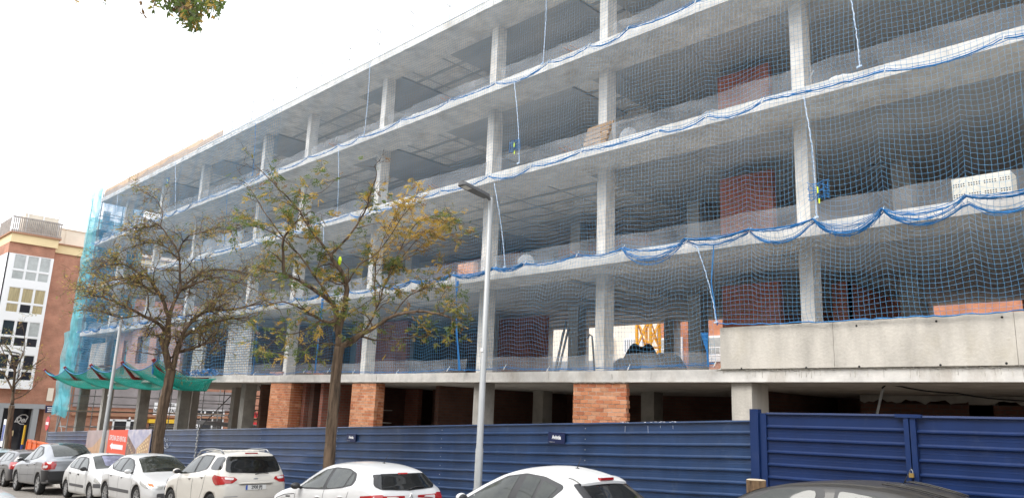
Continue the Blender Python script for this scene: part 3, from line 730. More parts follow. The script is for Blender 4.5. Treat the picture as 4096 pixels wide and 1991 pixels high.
for q in range(14): pb.ell((x+.03*(-1)**q, YH-.07, .354+SL*x-.02-q*.105), (.04, .03, .06), 6, 4)
pb.obj('chain', M['galv'], HOA)
GAT = empty('site_gate', (0, 0, 0), 'taller saturated blue ribbed steel gate with two leaves at the right end of the hoarding', 'gate')
gs = .014; gt = .262
corr(-6.14, -3.97, gt, 2.4, gs, .204, .22, M['gate'], 'gate_leaf', GAT, seed=50)
corr(-3.80, -.6, gt-.015, 2.4, gs, .204, .22, M['gate'], 'gate_leaf', GAT, seed=51)
b = MB(); b.box(-6.42, -6.27, YH-.08, YH+.05, -2.4, gt+gs*-6.3+.05); b.box(-6.265, -6.15, YH-.035, YH+.05, -2.3, gt-.10); b.obj('gate_post', M['gate'], GAT)
b = MB(); b.box(-3.97, -3.90, YH-.07, YH+.03, -2.2, gt-.07); b.box(-3.885, -3.81, YH-.06, YH+.03, -2.2, gt-.07); b.box(-4.08, -3.72, YH-.085, YH+.01, gt-.105, gt-.055); b.obj('frame_upright', M['gate'], GAT)
b = MB(); b.box(-.6, -.35, YH-.1, YH+.06, -2.4, gt+.05); b.obj('gate_post', M['gate'], GAT)
pl = empty('padlock', (-3.895, YH-.10, -.66), 'small brass padlock hanging on the blue gate between its two leaves', 'padlock')
MB().box(-.032, .032, -.02, .012, -.03, .03).obj('lock_body', M['brass'], pl)
MB().tube([(-.02, -.004, .02), (-.02, -.004, .06), (-.01, -.004, .078), (.01, -.004, .078), (.02, -.004, .06), (.02, -.004, .02)], .005, 6).obj('shackle', M['galv'], pl)
corr(-.35, 12, gt, 2.4, gs, .204, .22, M['fence'], 'sheet_panel', HOA, seed=60)
# company plates on the hoarding
def firm_sign(x, z, w, h, label):
    e = empty('company_sign', (x, YH-.05, z), label, 'sign', 'company plates on the hoarding')
    MB().box(-w/2, w/2, -.012, .012, -h/2, h/2).obj('plate', M['navy'], e)
    Mx = Matrix.Translation((.01*w, -.014, .01))@Matrix.Rotation(rad(90), 4, 'X')
    text_mesh('lettering', 'Avintia', h*.50, M['signw'], e, Mx, .001, sx=.78, bold=.003)
    MB().box(-w*.45, -w*.1, -.0155, -.0125, -h*.40, -h*.385).obj('underline', M['signw'], e)
firm_sign(-10.82, -.475, .46, .225, 'navy plate with white lettering on the hoarding, right of the tall lamp post')
firm_sign(-18.45, -.85, .44, .215, 'smaller-looking navy plate with white lettering on the hoarding just right of the tree trunk')
# scribbled graffiti
g = MB(); rr = random.Random(5)
for (x0, z0_, n) in [(-32.1, -1.55, 9), (-31.7, -1.8, 8), (-31.9, -2.1, 6)]:
    P = [(x0+.10*i+rr.uniform(-.07, .07), YH-.036, z0_+rr.uniform(-.13, .13)) for i in range(n)]
    g.tube(P, .011, 4)
tag(g.obj('graffiti_tag', M['chalk']), 'faded white scribble sprayed on the blue hoarding beside the left tree trunk', 'graffiti')
for (u, v, n_) in ((2500, 1683, 3), (2590, 1682, 4), (2640, 1684, 5), (2690, 1683, 6)):
    p = atY(u, v, YH-.047); b = MB(); rr = random.Random(n_)
    for q in range(5): b.ell((p.x+rr.uniform(-.10, .10), YH-.045, .354+SL*p.x-.004+rr.uniform(-.012, .003)), (rr.uniform(.01, .035), .004, .005), 7, 4)
    b.bar((p.x, YH-.036, .33+SL*p.x-.05), (p.x+rr.uniform(-.01, .01), YH-.036, .33+SL*p.x-.05-rr.uniform(.04, .16)), .005, .003)
    b.obj('paint_splash', M['chalk'], HOA, kind='stuff')
# the sales-office banner
BX = atY(350, 1740, YH-.07).x, atY(436, 1740, YH-.07).x, atY(512, 1740, YH-.07).x, atY(606, 1740, YH-.07).x
BAN = empty('sales_banner', (0, 0, 0), 'red sales-office banner with pictures fixed on the hoarding behind the thinner lamp post', 'banner')
bt = -1.60
def zt(x): return .354+SL*x+.03
bh = 1.35
for i, (a, b_, m_) in enumerate(((BX[0], BX[1], 'bann1'), (BX[1], BX[2], 'bannr'), (BX[2], BX[3], 'bannsky'))):
    MB().box(a, b_-.01, YH-.085, YH-.06, -bh+.354+.03, .354+.03, 0, SL).obj('red_panel' if i == 1 else 'picture_panel', M[m_], BAN)
cx = (BX[1]+BX[2])/2; w_ = BX[2]-BX[1]; zc = zt(cx)
Rx = Matrix.Rotation(rad(90), 4, 'X')
text_mesh('lettering', 'OFICINA DE VENTAS', .30, M['signw'], BAN, Matrix.Translation((cx, YH-.088, zc-.38))@Rx, .001, sx=.80*w_/2.55, bold=.004)
text_mesh('small_lettering', 'Comercializa: Obra nueva', .10, M['signw'], BAN, Matrix.Translation((cx, YH-.088, zc-1.13))@Rx, .001, sx=1.5, shear=.2)
MB().plate([(cx-.85, zc-.72), (cx-.55, zc-.57), (cx-.55, zc-.64), (cx+.8, zc-.62), (cx+.8, zc-.82), (cx-.55, zc-.84), (cx-.55, zc-.90)], YH-.089, YH-.086).obj('arrow', M['signw'], BAN)
a, b_ = BX[2], BX[3]; zc = zt((a+b_)/2); w_ = b_-a
MB().plate([(a+.02, zc-bh+.05), (a+.02, zc-.28), (a+w_*.45, zc-.85), (a+w_*.45, zc-bh+.05)], YH-.089, YH-.086).obj('printed_building', M['bannd'], BAN)
MB().plate([(a+w_*.47, zc-bh+.05), (a+w_*.47, zc-.78), (b_-.05, zc-.10), (b_-.05, zc-bh+.05)], YH-.0895, YH-.086).obj('printed_building', M['bannb'], BAN)
pw = MB()
for q in range(6):
    for r in range(3):
        xx = a+w_*(.53+.07*q); pw.box(xx, xx+.09, YH-.0915, YH-.090, zc-.98+.04*q+.19*r*(.5+.1*q), zc-.90+.04*q+.19*r*(.5+.1*q))
    xx = a+w_*(.05+.06*q); pw.box(xx, xx+.07, YH-.0915, YH-.090, zc-.65-.09*q, zc-.58-.09*q)
pw.obj('printed_window', M['cream'], BAN, kind='stuff')
MB().plate([(a+.02, zc-bh+.05), (a+.02, zc-1.05), (b_-.05, zc-1.02), (b_-.05, zc-bh+.05)], YH-.0925, YH-.0905).obj('printed_street', M['bannd'], BAN)
a, b_ = BX[0], BX[1]; zc = zt((a+b_)/2); w_ = b_-a
MB().plate([(a+.1, zc-bh+.05), (a+.1, zc-.9), (a+w_*.35, zc-.78), (a+w_*.72, zc-.2), (a+w_*.95, zc-.5), (a+w_*.95, zc-bh+.05)], YH-.089, YH-.086).obj('printed_building', M['bannb'], BAN)
MB().plate([(a+.15, zc-bh+.05), (a+.15, zc-1.0), (a+w_*.3, zc-1.0), (a+w_*.3, zc-bh+.05)], YH-.091, YH-.0895).obj('printed_building', M['bannd'], BAN)

# ================================================================== lamps, posts, signs
def lamp(x, y, ztop, label, r0=.078, r1=.05, group='street lamps', stub=.5):
    zb = zr(x)+.13
    e = empty('street_lamp', (x, y, zb), label, 'street lamp', group); H = ztop-zb
    MB().lathe([(r0*1.9, 0), (r0*1.9, .02), (r0, .03), (r0, .25), (r0, 1.6), (r0*.86, 1.62), (r1, H), (r1*.5, H+.02), (.001, H+.02)], 20).obj('pole', M['lampp'], e, smooth=True)
    MB().box(-r0*.6, r0*.6, -r0-.004, -r0+.02, .45, .85).obj('hatch', M['lampp'], e)
    arm = MB(); arm.tube([(0, 0, H-.06), (0, -.06, H-.01), (0, -.14, H+.015)], .036, 8); arm.obj('arm', M['lampg'], e)
    hd = MB(); u = .82
    pts = [(-.09, -.12), (.09, -.12), (.115, -.28), (.115, -u), (.08, -u-.05), (-.08, -u-.05), (-.115, -u), (-.115, -.28)]
    n = len(pts); t = lambda y: .015+.14*(-y-.1)
    vs = [(p[0], p[1], H-.035+t(p[1])) for p in pts]+[(p[0]*.85, p[1], H+.035+t(p[1])) for p in pts]
    hd.add(vs, [tuple(reversed(range(n))), tuple(range(n, 2*n))]+[(i, (i+1) % n, (i+1) % n+n, i+n) for i in range(n)])
    hd.obj('lamp_head', M['lampg'], e)
    MB().add([(-.075, -.62, H-.040+t(-.62)), (.075, -.62, H-.040+t(-.62)), (.075, -.80, H-.040+t(-.80)), (-.075, -.80, H-.040+t(-.80)), (-.07, -.63, H-.02+t(-.62)), (.07, -.63, H-.02+t(-.62)), (.07, -.79, H-.02+t(-.8)), (-.07, -.79, H-.02+t(-.8))], [(0, 1, 2, 3), (4, 7, 6, 5), (0, 4, 5, 1), (1, 5, 6, 2), (2, 6, 7, 3), (3, 7, 4, 0)]).obj('lens', M['lens'], e)
    sk = MB()
    for (zz, ww) in ((1.9, .06), (.0, 0)):
        if ww: sk.box(-.03, .035, -r0*.84-.004, -r0*.84+.015, H*.52, H*.52+.07)
    sk.obj('sticker', M['signw'], e)
    return e
lamp(-11.30, 10.5, 4.42, 'tall grey street lamp rising in front of the hoarding, right of the larger-leaved tree')
lamp(-32.6, 10.3, atY(470, 1268, 10.3).z, 'distant thinner grey street lamp in front of the red banner, left of the forked tree', .085, .055)
lamp(-50.5, 10.9, 2.2, 'farthest slim grey pole with no lamp arm to the left of the red brackets', .06, .045)
# log post standing in the pavement
lgx, lgy = -5.42, 10.45; lz = zr(lgx)+.13
e = empty('log_post', (lgx, lgy, lz), 'pale topped round wooden post at the foot of the gate post, behind the black car', 'post')
rr = random.Random(2); H = -.80-lz
def lf(s, t):
    a = s*2*math.pi; r = .132+.006*math.sin(3*a+1)+.004*math.sin(7*a)
    return (r*math.cos(a), r*math.sin(a), H*t)
MB().grid(lf, 28, 6).obj('log', M['post'], e, smooth=True)
tb = MB(); vs = [(lf(i/28, 1)[0]*(.9 if 6 < i < 20 else .97), lf(i/28, 1)[1]*.95, H-.0+.008) for i in range(28)]; vs2 = [lf(i/28, 1) for i in range(28)]
tb.add(vs+vs2, [tuple(range(28))]+[(i+28, (i+1) % 28+28, (i+1) % 28, i) for i in range(28)]); tb.obj('cut_face', M['posttop'], e)
# no-entry sign on a slim post near the far corner
p = atY(195, 1692, 11.6)
e = empty('no_entry_sign', (p.x, 11.6, zr(p.x)+.13), 'round red no-entry sign with a white bar at the far left end of the hoarding', 'road sign')
H = p.z-e.location.z; th = rad(-10)
MB().lathe([(.03, 0), (.03, H+.4)], 8).obj('post', M['galv'], e)
s_ = MB().lathe([(.001, -.02), (.36, -.02), (.36, 0), (.001, 0)], 28, 'Y', (0, -.05, H)).obj('disc', M['signr'], e); 
b = MB(); b.box(-.25, .25, -.078, -.071, H-.075, H+.075); b.obj('bar', M['signw'], e)
# orange container, striped post and bus pole at the far left
p = atY(150, 1790, 11.4)
zb = zr(p.x)+.13
e = empty('orange_container', (p.x, 11.2, zb), 'bright orange open container with blue print beyond the parked cars at the far left', 'container')
hz = atY(150, 1762, 11.2).z-zb
x0, x1 = atY(112, 1780, 11.2).x-p.x, atY(212, 1780, 11.2).x-p.x
b = MB(); b.box(x0, x1, -.05, 0, .1, hz); b.box(x0, x1, 1.5, 1.55, .1, hz); b.box(x1-.05, x1, 0, 1.5, .1, hz); b.box(x0, x0+.05, 0, 1.5, .1, hz*.85); b.box(x0, x1, 0, 1.5, .1, .15)
b.box(x0-.04, x1+.04, -.09, -.05, hz-.1, hz); b.box(x0-.04, x0+.08, -.09, -.05, .1, hz)
for q in range(1, 3): b.box(x0+(x1-x0)*q/3*.6, x0+(x1-x0)*q/3*.6+.08, -.09, -.05, .1, hz)
b.obj('skip_body', M['orange'], e)
b = MB(); xx = x0+(x1-x0)*.35; b.box(xx, xx+.5, -.056, -.051, hz*.55, hz*.8); b.obj('printed_square', M['bluep'], e)
b = MB(); b.box(xx+.7, xx+2.6, -.056, -.051, hz*.63, hz*.72); b.obj('printed_line', M['bluep'], e)
p = atY(88, 1780, 11.0); e = empty('striped_bollard', (p.x, 11.0, zr(p.x)+.13), 'tall yellow, blue and white striped marker post left of the orange container', 'post')
H = atY(100, 1650, 11.0).z-e.location.z
for i, (a, b_, m_) in enumerate([(0, .22, 'yell'), (.22, .33, 'signw'), (.33, .6, 'bluep'), (.6, 1, 'yell')]): MB().lathe([(.055, H*.8*a), (.055, H*.8*b_)], 12).obj('stripe', M[m_], e)
p = atY(10, 1780, 11.0); e = empty('bus_stop_pole', (p.x, 11.0, zr(p.x)+.13), 'thin pole with a blue and white panel at the far left pavement edge', 'sign')
H = atY(25, 1675, 11.0).z-e.location.z
MB().lathe([(.05, 0), (.05, H)], 8).obj('pole', M['galv'], e); MB().box(-.25, .25, -.08, -.05, H-1.5, H).obj('panel', M['signw'], e); MB().box(-.2, .2, -.085, -.081, H-1.2, H-.3).obj('blue_print', M['bluep'], e)
# grey conduit and black cable hanging under the slab on the right
c0 = atY(3508, 1655, 16.2); c1 = atY(3528, 1555, 16.2)
e = tag(MB().tube([(c0.x, 16.2, -2.5), (c0.x, 16.2, c0.z), (c1.x, 16.2, c1.z-.05), (c1.x+.03, 16.2, c1.z)], .028, 8).obj('cable_conduit', M['galv']), 'thin grey conduit rising above the right part of the gate under the slab', 'conduit')
pts = [atY(u, v, 16.2+(u-3530)*.003) for u, v in ((3528, 1552), (3545, 1536), (3580, 1540), (3640, 1552), (3700, 1562), (3760, 1568), (3830, 1572), (3900, 1584), (3960, 1592), (4030, 1598), (4096, 1602), (4180, 1607))]
tag(MB().tube(pts, .017, 6).obj('black_cable', M['rubber']), 'black cable sagging under the first slab from the grey conduit towards the right', 'cable')

# ================================================================== red brackets and green catch net
bx = [-51.6, -47.6, -43.1, -38.5, -34.6]
pf = empty('catch_platform', (0, 0, 0), 'red steel brackets carrying sagging green catch nets over the left part of the hoarding', 'catch net')
tipz = [1.42, 1.50, 1.56, 1.62, 1.66]
for x, tz in zip(bx, tipz):
    b = MB(); b.bar((x, YF+.1, .98), (x, 13.1, .90), .13, .13); b.bar((x, 13.1, .90), (x, 12.45, tz+.03), .13, .13); b.obj('bracket', M['red'], pf)
def catch(x0, x1, za, zb, seed):
    def fn(s, t):
        x = x0+(x1-x0)*s
        tip = za*(1-s)+zb*s-.42*4*s*(1-s)
        y = 12.5+(15.0-12.5)*t
        z = tip*(1-t)+.98*t-.30*math.sin(math.pi*t)-.46*t**1.4*math.sin(math.pi*min(1, s*.95+.02))**1.5-.1*math.sin(s*3.1)*t
        return Vector((x+.9*t*s, y-.25*t, z))
    n = 40; m = 26; b = MB(); r = .011
    for i in range(n+1): b.tube([fn(i/n, j/m) for j in range(m+1)], r, 3, cap=False)
    for j in range(m+1): b.tube([fn(i/n, j/m) for i in range(n+1)], r, 3, cap=False)
    b.obj('net_cord', M['green'], pf, kind='stuff')
    MB().grid(lambda s, t: fn(s, t)-Vector((0, 0, .01)), 30, 20).obj('fine_mesh', M['greens'], pf, smooth=True)
    b = MB(); b.tube([fn(0, j/12)+Vector((.02, 0, .03)) for j in range(13)], .022, 5); b.tube([fn(i/12, 0) for i in range(13)], .02, 5); b.obj('edge_rope', M['ropeb'], pf)
for i in range(4): catch(bx[i]-.1, bx[i+1]+.5, tipz[i], tipz[i+1], i)
catch(bx[4]-.1, bx[4]+.15, tipz[4], 1.3, 9)

# ================================================================== scaffolds
sc = empty('corner_scaffold', (0, 0, 0), 'tall scaffold at the left end of the building wrapped in teal debris netting', 'scaffold')
b = MB(); X0, X1, Y0, Y1 = -57.5, -55.25, 15.15, 17.2
for x in (X0, X1):
    for y in (Y0, Y1, 21.5, 26): b.tube([(x, y, zr(-56)), (x, y, 13.6)], .035, 5)
zz = -3.0
lev = []
while zz < 13: lev.append(zz); zz += 2.0
for z in lev:
    for y in (Y0, Y1):
        b.tube([(X0, y, z), (X1, y, z)], .03, 5); b.tube([(X0, y, z+1), (X1, y, z+1)], .025, 5)
    for x in (X0, X1): b.tube([(x, Y0, z), (x, 26, z)], .03, 5); b.tube([(x, Y0, z+1), (x, 26, z+1)], .025, 5); b.tube([(x, Y0, z+.5), (x, 26, z+.5)], .02, 5)
for i, z in enumerate(lev[:-1]): b.tube([(X0 if i % 2 else X1, Y0-.03, z), (X1 if i % 2 else X0, Y0-.03, z+2)], .025, 5)
b.tube([(X0-.3, Y0, -3.2), (X0+1.0, Y0-.1, -1.2)], .05, 5)
b.obj('tube_frame', M['steell'], sc)
for z in lev[1:]: MB().box(X0, X1, Y0+.05, 26, z, z+.05).obj('deck', M['wood'], sc)
def tn(s, t, x0=X0-.15, x1=X1+.12, y=Y0-.08):
    z = -1.35+(14.0+1.35)*t; x = x0+(x1-x0)*s
    bulge = .12*abs(math.sin(z*1.55))+.05*math.sin(z*4.3+s*7)
    return (x-(.25 if z < 2 else .05)*(1-s)*math.sin(z*2.2), y-bulge*(.3+s*(1-s)*2.8), z+.05*math.sin(s*9+z))
MB().grid(tn, 20, 150).obj('debris_net', M['teal'], sc, smooth=True)
MB().grid(lambda s, t: (X0-.12-.1*abs(math.sin(t*30)), Y0+(19-Y0)*s, 1.3+11*t), 20, 80).obj('debris_net', M['teal'], sc, smooth=True)
MB().grid(lambda s, t: (X1+.12+.05*math.sin(t*30+s*3), Y0+.1+2.6*s, 1.3+12*t), 10, 80).obj('debris_net', M['teald'], sc, smooth=True)
MB().grid(lambda s, t: (X0-1.0+(X1-X0+1.0)*s, Y0-.14-.05*math.sin(t*20), -1.35+5.5*t+.1*math.sin(s*5)), 10, 40).obj('debris_net', M['teal'], sc, smooth=True)
for z in lev[1:]: MB().box(X0, X1, Y0-.035, Y0-.01, z+.05, z+.25).obj('toe_board', M['creamw'], sc)
gs_ = empty('inner_scaffold', (0, 0, 0), 'dark tube scaffold with lattice girders standing behind the ground floor columns on the left', 'scaffold')
b = MB(); ys = 25.2
for x in (-62, -58.5, -55, -51.6, -48.2, -44.8, -42.5, -40.8, -39.6, -38.4): b.tube([(x, ys, -5), (x, ys, .9)], .035, 5)
for z in (-1.75, -.75, -.2, .45): b.tube([(-63, ys, z), (-37, ys, z)], .035, 5)
b.tube([(-60, ys-.2, -3.0), (-53.5, ys-.2, .4)], .04, 5); b.tube([(-50, ys-.2, -3.0), (-41.5, ys-.2, .4)], .04, 5)
x = -54.0
while x < -38: b.tube([(x, ys, -1.1), (x+.45, ys, -.5), (x+.9, ys, -1.1)], .03, 4); x += .9
for z in (-1.1, -.5): b.tube([(-54, ys, z), (-37.5, ys, z)], .035, 5)
b.box(-63, -37, ys-.2, ys+.5, -1.75, -1.5)
b.obj('tube_frame', M['steel'], gs_)
rr = random.Random(8); b = MB()
for q in range(9):
    x = -34.4+q*.32+rr.uniform(-.1, .1); b.tube([(x, 17+rr.uniform(0, 2), -3.5), (x+rr.uniform(-.05, .05), 17.5, .8)], .028, 5)
for z in (-1.4, -.6, .2): b.tube([(-34.5, 17.4, z), (-31.6, 17.4, z)], .02, 4)
tag(b.obj('prop_cluster', M['steel']), 'cluster of dark upright steel props beside the first brick pier', 'props')

# ================================================================== far street block with white bay windows
XB = -76.0; Z0 = zr(XB)
FB = empty('brick_apartment_building', (0, 0, 0), 'red brick apartment block with white framed bay windows and cream cornice at the left edge', 'building')
ztop = 12.4
box('wall', XB-14, XB, 14.9, 40, -.85, ztop, M['bfar'], FB)
box('ground_floor_wall', XB-14, XB+.05, 18.9, 40, Z0-.5, -.852, M['bfar'], FB)
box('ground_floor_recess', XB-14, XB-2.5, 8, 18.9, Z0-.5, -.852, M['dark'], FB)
g = MB()
for q in range(9): g.box(XB+.045, XB+.062, 18.9, 40, -1.4-.42*q, -1.37-.42*q)
g.obj('joint_line', M['cornice'], FB)
b = MB(); b.box(XB-14, XB+.15, 17.6, 40.1, ztop, ztop+.75); b.obj('cream_band', M['cream'], FB)
b = MB(); b.box(XB-14, XB+.95, 14.0, 17.6, ztop+.25, ztop+1.0); b.obj('cream_band', M['cream'], FB)
b = MB(); b.box(XB-14, XB+.3, 17.6, 40.2, ztop+.75, ztop+.87); b.box(XB-14, XB+1.1, 13.85, 17.75, ztop+1.0, ztop+1.13); b.obj('cornice', M['cornice'], FB)
# bay
by0, by1, bxf = 14.0, 17.5, XB+.8
box('bay_wall', XB-14, bxf-.05, by0, by1, 11.7, ztop+.25, M['bfar'], FB)
b = MB(); b.box(XB-10, bxf-.12, by0+.1, by1-.1, .35, 11.7); b.obj('bay_core', M['white'], FB)
zs = [12.05, 9.20, 6.40, 3.58, .75]
zrow = []
cells = [(14.55, 15.42), (15.55, 16.38), (16.50, 17.30)]
for k in range(4):
    zt_ = 11.65-2.82*k
    zrow.append((zt_-1.25, zt_)); zrow.append((zt_-2.12, zt_-1.38))
fr = MB()
ys_ = [by0]+[v for c in cells for v in c]+[by1]
zsep = sorted({.35, 11.7, *[z for a in zrow for z in a]})
for i in range(0, len(ys_)-1, 2): fr.box(bxf-.12, bxf, ys_[i], ys_[i+1], .35, 11.7)
zz = sorted([z for a in zrow for z in a]); edges = [.35]+zz+[11.7]
for i in range(0, len(edges)-1, 2):
    for c in cells: fr.box(bxf-.12, bxf-.004, c[0], c[1], edges[i], edges[i+1])
fr.obj('bay_frame', M['white'], FB)
mats_ = [['panegr']*3, ['panegr']*3, ['panecur', 'panecur', 'panecur'], ['panecur', 'paned', 'panecur'], ['paned', 'paned', 'panegr'], ['paned', 'paned', 'paned'], ['paned', 'paned', 'paned'], ['paned', 'paned', 'paned']]
for r, (a, c_) in enumerate(zrow):
    for q, c in enumerate(cells):
        w = box('window', bxf-.10, bxf-.06, c[0]-.01, c[1]+.01, a-.01, c_+.01, M['white'], FB)
        pn = box('pane', bxf-.065, bxf-.05, c[0]+.04, c[1]-.04, a+.04, c_-.04, M[mats_[r][q]], w)
# street side of the bay: narrow lights
for r, (a, c_) in enumerate(zrow):
    for q in range(3):
        x1 = bxf-.5-1.3*q; w = box('window', x1-1.0, x1, by0-.03, by0+.02, a, c_, M['white'], FB); box('pane', x1-.93, x1-.07, by0-.045, by0-.03, a+.05, c_-.05, M['paned' if r > 3 else 'panegr'], w)
fr = MB(); fr.box(XB-10, bxf, by0-.02, by0+.1, .35, 11.7); fr.obj('bay_frame', M['white'], FB)
# roof terrace with screen and pergola
tr = MB(); tz = ztop+1.13
for q in range(26):
    y = 14.0+q*.145; tr.box(XB+.7, XB+.76, y, y+.09, tz, tz+1.35)
tr.box(XB+.68, XB+.78, 13.9, 17.8, tz+1.3, tz+1.42); tr.box(XB+.68, XB+.78, 13.9, 17.8, tz+.1, tz+.2)
for q in range(14): x = XB-.2-q*.3; tr.box(x, x+.18, 13.95, 14.0, tz, tz+1.4-.0*q)
tr.obj('terrace_screen', M['terr'], FB)
tr = MB(); tr.box(XB-1.5, XB+.2, 14.9, 17.5, tz, tz+1.9); tr.obj('roof_room', M['creamw'], FB)
tr = MB(); tr.bar((XB+.3, 14.6, tz+2.05), (XB+.3, 17.9, tz+2.05), .12); tr.bar((XB-1.6, 14.6, tz+2.12), (XB-1.6, 17.9, tz+2.12), .12)
for y in (15.1, 16.3, 17.5): tr.bar((XB+.3, y, tz), (XB+.3, y, tz+2.05), .1)
tr.obj('pergola', M['white'], FB)
tr = MB(); tr.box(XB-1.5, XB-1.35, 17.9, 40, ztop+.87, ztop+2.5)
for q in range(10): tr.box(XB-1.34, XB-1.3, 18.6+q*2.0, 18.66+q*2.0, ztop+.87, ztop+2.5)
tr.box(XB-1.6, XB-1.25, 17.9, 40, ztop+2.5, ztop+2.58); tr.obj('terrace_wall', M['creamw'], FB)
# ground floor shop
b = MB(); b.box(XB-.4, XB+.1, 8, 18.9, -1.25, -.854); b.box(XB-.3, XB+.05, 8, 18.9, -.95, -.90); b.obj('lintel', M['greym'], FB)
for y in (15.4, 18.0): box('shop_column', XB-.25, XB+.3, y, y+.42, Z0-.5, -1.26, M['greym'], FB)
sw_ = box('shop_window', XB-1.6, XB-1.55, 15.8, 18.9, Z0, -1.26, M['paned'], FB)
Ry = Matrix.Rotation(rad(90), 4, 'Z')@Matrix.Rotation(rad(90), 4, 'X')
text_mesh('shop_lettering', 'Del', .62, M['signw'], FB, Matrix.Translation((XB-1.5, 17.55, -2.25))@Ry, .01, shear=.35, bold=.02)
b = MB(); b.tube([(XB-1.5, 17.75+.42*math.cos(a/10*6.28), -2.2+.42*math.sin(a/10*6.28)) for a in range(1, 9)], .05, 5); b.obj('shop_emblem', M['signw'], FB)
b = MB(); b.box(XB-1.5, XB-1.47, 16.6, 17.2, -3.6, -3.15); b.obj('notice', M['cream'], FB)
b = MB(); b.box(XB+.06, XB+.11, 18.95, 19.85, -1.55, -.95); b.obj('street_plaque', M['navy'], FB)
for q, s in enumerate(('C. LUIS', 'JIMENEZ')): pass
b = MB(); b.box(XB+.112, XB+.118, 19.05, 19.55, -1.15, -1.08); b.box(XB+.112, XB+.118, 19.1, 19.7, -1.32, -1.25); b.box(XB+.112, XB+.118, 19.1, 19.75, -1.47, -1.41); b.obj('plaque_lettering', M['signw'], FB)
b = MB(); b.box(XB+.0, XB+.12, 18.9, 19.35, -.55, .55); b.obj('wall_box', M['creamw'], FB)
b = MB(); b.box(XB+.03, XB+.2, 20.2, 20.6, 5.3, 5.5); b.obj('wall_bracket', M['white'], FB)
# further shops seen through the ground floor
b = MB(); b.box(XB+.06, XB+.16, 21, 36, -.95, .9); b.obj('render_band', M['greyw'], FB)
b = MB(); b.box(XB+.06, XB+.3, 21, 40, -1.72, -1.52); b.obj('ledge', M['cornice'], FB)
b = MB(); b.box(XB+.06, XB+.18, 24.6, 27.0, Z0, -2.02); b.obj('doorway', M['paned'], FB)
b = MB()
for y in (24.5, 25.7, 26.95): b.box(XB+.19, XB+.26, y, y+.14 if y != 25.7 else y+.34, Z0+.5, -2.0)
b.box(XB+.19, XB+.26, 24.0, 27.1, -2.15, -1.98); b.box(XB+.19, XB+.25, 25.85, 26.0, Z0+.5, -1.75); b.obj('door_frame', M['white'], FB)
sg = box('shop_sign', XB+.07, XB+.17, 28.0, 30.4, -1.5, -.35, M['signw'], FB)
text_mesh('sign_lettering', 'VERDERIE', .36, M['ink'], FB, Matrix.Translation((XB+.18, 29.3, -.55))@Ry, .004, sx=.8)
text_mesh('sign_lettering', 'NUESTRA TALL', .42, M['ink'], FB, Matrix.Translation((XB+.18, 29.1, -1.08))@Ry, .004, sx=.75, bold=.01)
b = MB(); b.box(XB+.06, XB+.5, 27.6, 31.8, -2.25, -1.9); b.obj('yellow_awning', M['yell'], FB)
b = MB(); b.box(XB+.06, XB+.10, 27.8, 31.6, Z0, -2.3); b.obj('doorway', M['paned'], FB)
b = MB()
for q in range(12): b.box(XB+.11, XB+.14, 27.9, 31.5, -2.45-.18*q, -2.37-.18*q)
b.obj('shutter_slat', M['terr'], FB, kind='stuff')
b = MB(); b.box(XB+.06, XB+.12, 31.9, 35.0, Z0, -.9); b.obj('shop_window', M['paned'], FB)
b = MB(); b.box(XB+.13, XB+.2, 31.9, 35.0, -1.45, -1.35)
for y in (31.9, 32.55, 33.75, 34.85): b.box(XB+.13, XB+.2, y, y+.12, Z0+.6, -.9)
b.box(XB+.13, XB+.2, 31.9, 35, -.98, -.88); b.box(XB+.13, XB+.2, 32.9, 33.05, -1.35, -.9); b.obj('shop_window_frame', M['white'], FB)
b = MB(); b.box(XB+.21, XB+.24, 31.6, 32.4, -3.1, -2.3); b.obj('price_board', M['signw'], FB)
b = MB()
for q in range(3): b.box(XB+.245, XB+.25, 31.7, 32.3, -2.52-.24*q, -2.44-.24*q)
b.obj('price_lettering', M['ink'], FB)
rd = MB(); rd.box(XB+.06, XB+.2, 35.9, 39.8, -1.62, -1.0); rd.box(XB+.06, XB+.2, 36.3, 39, Z0, -2.0); rd.obj('red_shop_front', M['signr'], FB)
text_mesh('sign_lettering', '9 08 25', .5, M['signw'], FB, Matrix.Translation((XB+.22, 37.4, -1.3))@Ry, .004, sx=.9, bold=.01)
text_mesh('sign_lettering', 'a', .7, M['signw'], FB, Matrix.Translation((XB+.22, 37.0, -2.6))@Ry, .004, bold=.02)
text_mesh('sign_lettering', 't', .7, M['signw'], FB, Matrix.Translation((XB+.22, 38.4, -2.5))@Ry, .004, bold=.02)
# next block down the street, only its corner shows
nb = empty('pink_corner_building', (0, 0, 0), 'pale pink building end just visible behind the bay windows at the left frame edge', 'building')
box('wall', -130, -92, 10.6, 30, -7, 10.6, M['beige'], nb); box('cornice', -130.2, -91.8, 10.4, 30.2, 10.6, 10.9, M['cornice'], nb)
